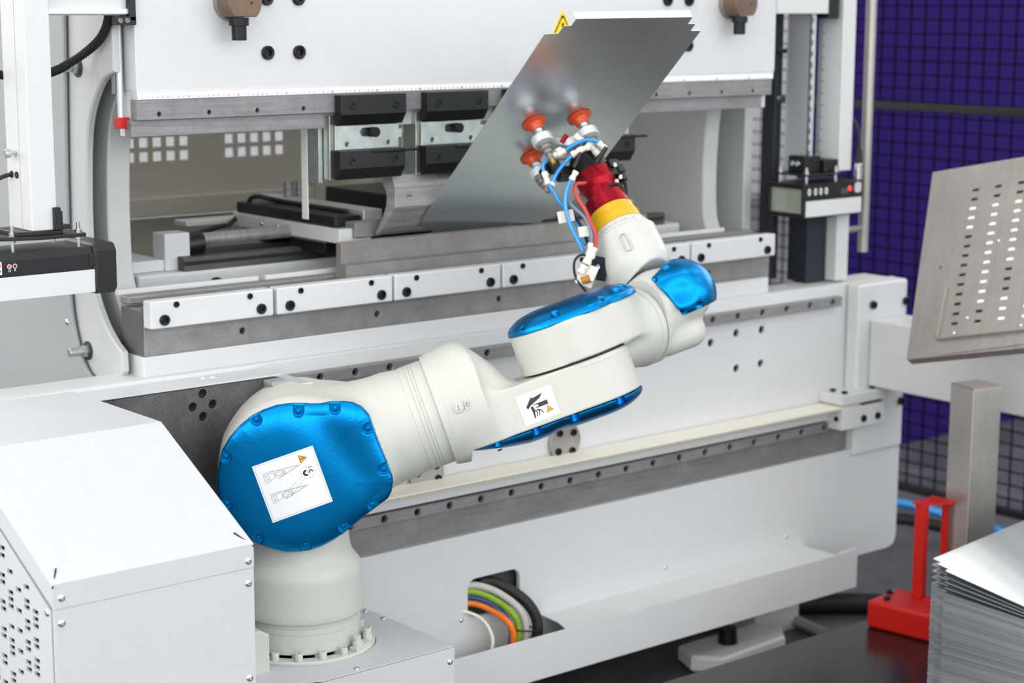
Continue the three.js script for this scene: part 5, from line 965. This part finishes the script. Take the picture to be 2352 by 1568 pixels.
// ---------- laser guard heads on both sides of the ram ----------
{
  const t = thing('laser_guard', 'black laser guard head under a white column left of the ram', 'laser guard', [-0.2, 1.125, 0]);
  const h = part(t, 'housing', slabX([[-0.07, 1.13], [0.036, 1.13], [0.038, 1.166], [0.038, 1.192], [0.03, 1.204], [-0.066, 1.204]], -0.42, -0.108, [], 0.0015), M.blackPlastic);
  part(t, 'panel_strip', box(-0.42, 1.168, 0.0382, -0.095, 1.19, 0.0388, 0.0002), M.black);
  part(t, 'light_strip', box(-0.42, 1.1275, 0.034, -0.109, 1.166, 0.0395, 0.001), M.aluLight);
  const cap = part(t, 'end_cap', slabX([[-0.074, 1.124], [0.036, 1.124], [0.0425, 1.132], [0.0425, 1.196], [0.034, 1.2085], [-0.07, 1.2085]], -0.11, -0.0685, [], 0.004), M.blackPlastic);
  part(cap, 'latch', box(-0.119, 1.172, 0.034, -0.0985, 1.192, 0.041, 0.0015), M.blackPlastic);
  part(t, 'red_lamp', rod([-0.2607, 1.183, 0.0385], [-0.2607, 1.183, 0.0398], 0.0026), std(0xff4a30, 0.4, 0, { emissive: 0xff2a10, emissiveIntensity: 2.5 }));
  part(t, 'red_lamp', rod([-0.251, 1.1835, 0.0385], [-0.251, 1.1835, 0.0395], 0.002), std(0x7c1512, 0.4));
  for (const x of [-0.2607, -0.251]) part(t, 'lamp_ring', new THREE.TorusGeometry(0.0034, 0.0005, 6, 20).translate(x, 1.1833, 0.0391), M.label);
  part(t, 'mark_ring', new THREE.TorusGeometry(0.0017, 0.0004, 6, 16).translate(-0.2604, 1.1765, 0.0391), M.label);
  part(t, 'mark_letter', merge([[[-0.0018, -0.002], [-0.0012, -0.002], [0.0003, 0.002], [-0.0003, 0.002]], [[0.0012, -0.002], [0.0018, -0.002], [0.0003, 0.002], [-0.0003, 0.002]], [[-0.0012, -0.0008], [0.0012, -0.0008], [0.0012, -0.0002], [-0.0012, -0.0002]]].map(q => slabZ(q.map(([x, y]) => [x - 0.251, y + 1.177]), 0.0388, 0.0392))), M.label);
  const q = part(t, 'mark_plate', box(-0.292, 1.171, 0.0385, -0.2738, 1.192, 0.0392, 0.0002), M.label);
  part(q, 'mark_dots', merge([box(-0.2785, 1.183, 0.0392, -0.276, 1.188, 0.0395, 0), box(-0.2785, 1.175, 0.0392, -0.276, 1.179, 0.0395, 0)]), M.redPaint);
  // mounting plates and studs
  part(t, 'mounting_plate', slabY([[-0.3, -0.01], [-0.25, 0.018], [-0.2, 0.036], [-0.12, 0.034], [-0.112, 0.0], [-0.14, -0.07], [-0.28, -0.07]], 1.2215, 1.2275, [], 0.001), M.black);
  part(t, 'mounting_plate', slabY([[-0.235, -0.07], [-0.235, 0.016], [-0.205, 0.024], [-0.16, 0.024], [-0.145, 0.0], [-0.145, -0.07]], 1.2275, 1.2345, [], 0.001), M.black);
  for (const [x, z] of [[-0.236, 0.002], [-0.127, 0.02], [-0.135, -0.055], [-0.29, -0.055]]) { part(t, 'stud', rod([x, 1.203, z], [x, 1.246, z], 0.0032), M.screw); put(t, 'hex_nut', hexNut, M.screw, [x, 1.2275, z], [0, 1, 0], 0.0055); put(t, 'hex_nut', hexNut, M.screw, [x, 1.2165, z], [0, 1, 0], 0.0052); }
  part(t, 'clamp_block', merge([box(-0.172, 1.2345, -0.02, -0.16, 1.272, 0.026, 0.001), box(-0.16, 1.2345, -0.02, -0.15, 1.264, 0.012, 0.001), box(-0.172, 1.2345, 0.0, -0.142, 1.242, 0.022, 0.001)]), M.black);
  // column and arm to the ram
  const col = part(t, 'column', merge([box(-0.209, 1.2345, -0.066, -0.164, 1.9, 0.0195, 0.002)]), M.aluLight);
  part(col, 'column_joint', box(-0.2096, 1.2345, -0.0165, -0.2088, 1.9, -0.0155, 0), std(0xb4b4b0, 0.6));
  part(t, 'cross_arm', box(-0.164, 1.583, -0.05, -0.01, 1.64, -0.005, 0.0015), M.aluLight);
  part(t, 'cross_arm', box(-0.164, 1.585, -0.006, -0.01, 1.594, 0.0025, 0.0008), M.alu);
  const br = part(t, 'arm_bracket', merge([box(-0.012, 1.567, -0.04, -0.0005, 1.66, 0.0085, 0.0015), box(-0.04, 1.567, -0.004, -0.0005, 1.5815, 0.0085, 0.001)]), M.black);
  for (const x of [-0.031, -0.018]) bolt(br, [x, 1.5745, 0.009], [0, 0, 1], 0.0042, M.steelDark);
  part(t, 'knob', merge([rod([-0.2095, 1.36, -0.03], [-0.2185, 1.36, -0.03], 0.0035), rod([-0.2185, 1.36, -0.03], [-0.2285, 1.36, -0.03], 0.0072)]), M.screw);
  for (const z of [-0.047, -0.028]) part(t, 'grommet', rod([-0.209, 1.324, z], [-0.2115, 1.324, z], 0.0058), M.rubber);
  part(t, 'cable', tube([[-0.209, 1.324, -0.047], [-0.225, 1.32, -0.05], [-0.26, 1.3, -0.055], [-0.33, 1.25, -0.06]], 0.0035), M.rubber);
  const dots = []; for (let i = 0; i < 40; i++) dots.push(box(-0.1641, 1.26 + i * 0.012, -0.012, -0.1636, 1.264 + i * 0.012, -0.01, 0));
  const dm = part(t, 'scale_marks', merge(dots), M.ink); dm.userData.kind = 'stuff';
}
{
  const t = thing('cable_hose', 'ribbed black cable hose hanging in a curve left of the ram', 'cable', [-0.1, 1.5, -0.1]);
  const pts = [[-0.36, 1.54, -0.1], [-0.28, 1.505, -0.095], [-0.205, 1.486, -0.09], [-0.159, 1.481, -0.088], [-0.1, 1.489, -0.1], [-0.066, 1.503, -0.105], [-0.042, 1.524, -0.085], [-0.036, 1.55, -0.045], [-0.036, 1.58, -0.022], [-0.036, 1.64, -0.02]];
  const cv = new THREE.CatmullRomCurve3(pts.map(p => V(...p))), list = [tube(pts, 0.0068, 80, 12)];
  for (let i = 0; i < 110; i++) { const g = new THREE.TorusGeometry(0.007, 0.0012, 5, 14); const q = cv.getPointAt(i / 109), d = cv.getTangentAt(i / 109); g.applyQuaternion(new THREE.Quaternion().setFromUnitVectors(V(0, 0, 1), d)); g.translate(q.x, q.y, q.z); list.push(g); }
  part(t, 'hose', merge(list), M.rubber);
}
{
  const t = thing('laser_guard', 'black laser guard head with lens window and red lamp right of the ram', 'laser guard', [1.75, 1.125, 0]);
  const win = roundRect(-0.066, 1.137, 0.03, 1.193, 0.002, 2);
  part(t, 'housing', slabX([[-0.075, 1.127], [0.038, 1.127], [0.038, 1.204], [-0.075, 1.204]], 1.664, 1.853, [], 0.002), M.blackPlastic);
  part(t, 'lens_hood', slabX([[-0.075, 1.127], [0.038, 1.127], [0.038, 1.204], [-0.075, 1.204]], 1.651, 1.664, [new THREE.Path(win.slice().reverse().map(p => new THREE.Vector2(...p)))], 0.001), M.blackPlastic);
  part(t, 'lens', slabX(win, 1.658, 1.6635), phy(0x8d9389, 0.12, 0, { clearcoat: 1 }));
  part(t, 'light_strip', box(1.659, 1.1295, 0.037, 1.8495, 1.1655, 0.0395, 0.001), M.aluLight);
  part(t, 'red_lamp', rod([1.808, 1.187, 0.0375], [1.808, 1.187, 0.0398], 0.006), std(0xff4a30, 0.4, 0, { emissive: 0xff2a10, emissiveIntensity: 2.5 }));
  for (const x of [1.661, 1.682, 1.7, 1.719]) part(t, 'mark', new THREE.TorusGeometry(0.0045, 0.0012, 6, 18).scale(0.8, 1.4, 1).translate(x + 0.008, 1.186, 0.0386), M.label);
  for (const x of [1.782, 1.79, 1.798]) part(t, 'mark', box(x - 0.002, 1.176, 0.038, x + 0.002, 1.188, 0.0386, 0), std(0x5b5d60, 0.5));
  part(t, 'mark', slabZ(roundRect(1.825, 1.176, 1.849, 1.2, 0.008), 0.038, 0.0386), std(0xb9bcbe, 0.5));
  part(t, 'mounting_plate', box(1.68, 1.219, -0.085, 1.8, 1.2235, 0.02, 0.001), M.black);
  part(t, 'clamp_block', merge([box(1.705, 1.2235, -0.06, 1.76, 1.262, -0.01, 0.002), box(1.762, 1.2235, -0.05, 1.81, 1.252, 0.0, 0.002)]), M.black);
  for (const [x, z] of [[1.69, 0.01], [1.69, -0.07], [1.79, 0.01]]) { part(t, 'stud', rod([x, 1.203, z], [x, 1.238, z], 0.0034), M.screw); put(t, 'hex_nut', hexNut, M.screw, [x, 1.2235, z], [0, 1, 0], 0.006); }
  bolt(t, [1.7045, 1.244, -0.03], [-1, 0, 0], 0.007, M.screw); bolt(t, [1.7045, 1.244, -0.045], [-1, 0, 0], 0.007, M.screw);
  const c2b = part(t, 'column', box(1.813, 1.2235, -0.075, 1.857, 1.95, -0.001, 0.002), M.aluLight);
  part(t, 'cable_channel', merge([box(1.727, 1.2235, -0.09, 1.733, 1.95, -0.02, 0.001), box(1.727, 1.2235, -0.094, 1.812, 1.95, -0.09, 0.001), box(1.727, 1.2235, -0.026, 1.742, 1.95, -0.02, 0.001)]), M.alu);
  const tk = []; for (let i = 0; i < 90; i++) tk.push(box(1.8122, 1.262 + i * 0.0055, -0.074, 1.8129, 1.264 + i * 0.0055, i % 5 ? -0.062 : -0.055, 0));
  const tkm = part(t, 'scale_marks', merge(tk), M.ink); tkm.userData.kind = 'stuff';
  part(t, 'cable', tube([[1.857, 1.35, -0.03], [1.862, 1.34, -0.005], [1.868, 1.31, 0.01], [1.868, 1.26, 0.012]], 0.004), M.rubber);
  part(t, 'cable_plug', rod([1.868, 1.24, 0.012], [1.868, 1.272, 0.012], 0.0085, 0.0065), M.rubber);
  part(t, 'plug_socket', rod([1.868, 1.204, 0.012], [1.868, 1.24, 0.012], 0.0095), M.screw);
  part(t, 'cross_arm', box(1.592, 1.583, -0.05, 1.765, 1.66, -0.005, 0.002), M.aluLight);
  part(t, 'arm_bracket', box(1.765, 1.572, -0.06, 1.8, 1.7, -0.004, 0.002), M.black);
  part(t, 'post_base', box(1.745, 0.966, -0.09, 1.812, 1.125, -0.03, 0.002), std(0x1b1f2b, 0.5));
  part(t, 'lower_column', box(1.814, 0.966, -0.075, 1.857, 1.125, -0.001, 0.002), M.aluLight);
}
{
  const t = thing('pull_handle', 'long vertical stainless tube handle right of the laser column', 'handle', [1.975, 1.0, -0.05]);
  part(t, 'tube', rod([1.968, 1.018, -0.05], [1.968, 2.0, -0.05], 0.0125, 0.0125, 28), M.stainless);
  part(t, 'stand_off', rod([1.89, 1.075, -0.05], [1.956, 1.075, -0.05], 0.008), M.steelDark);
  part(t, 'stand_off', rod([1.89, 1.8, -0.05], [1.956, 1.8, -0.05], 0.008), M.steelDark);
  part(t, 'mount_plate', box(1.859, 1.05, -0.07, 1.892, 1.1, -0.03, 0.002), M.steelDark);
}
{
  const t = thing('door_post', 'dark blue vertical post standing right of the ram', 'post', [1.66, 0.97, -0.12]);
  part(t, 'profile', box(1.712, 0.967, -0.15, 1.735, 2.1, -0.112, 0.002), std(0x20242f, 0.45));
  screw(t, [1.724, 1.39, -0.112], [0, 0, 1], 0.006, M.steelDark);
  const c = thing('thin_cable', 'black cable bridging the dark post and the right column', 'cable', [1.72, 1.51, -0.1]);
  part(c, 'sheath', tube([[1.7, 1.5, -0.102], [1.725, 1.498, -0.1], [1.75, 1.502, -0.098], [1.772, 1.512, -0.094]], 0.0058), M.rubber);
}

renderer.render(scene, camera);
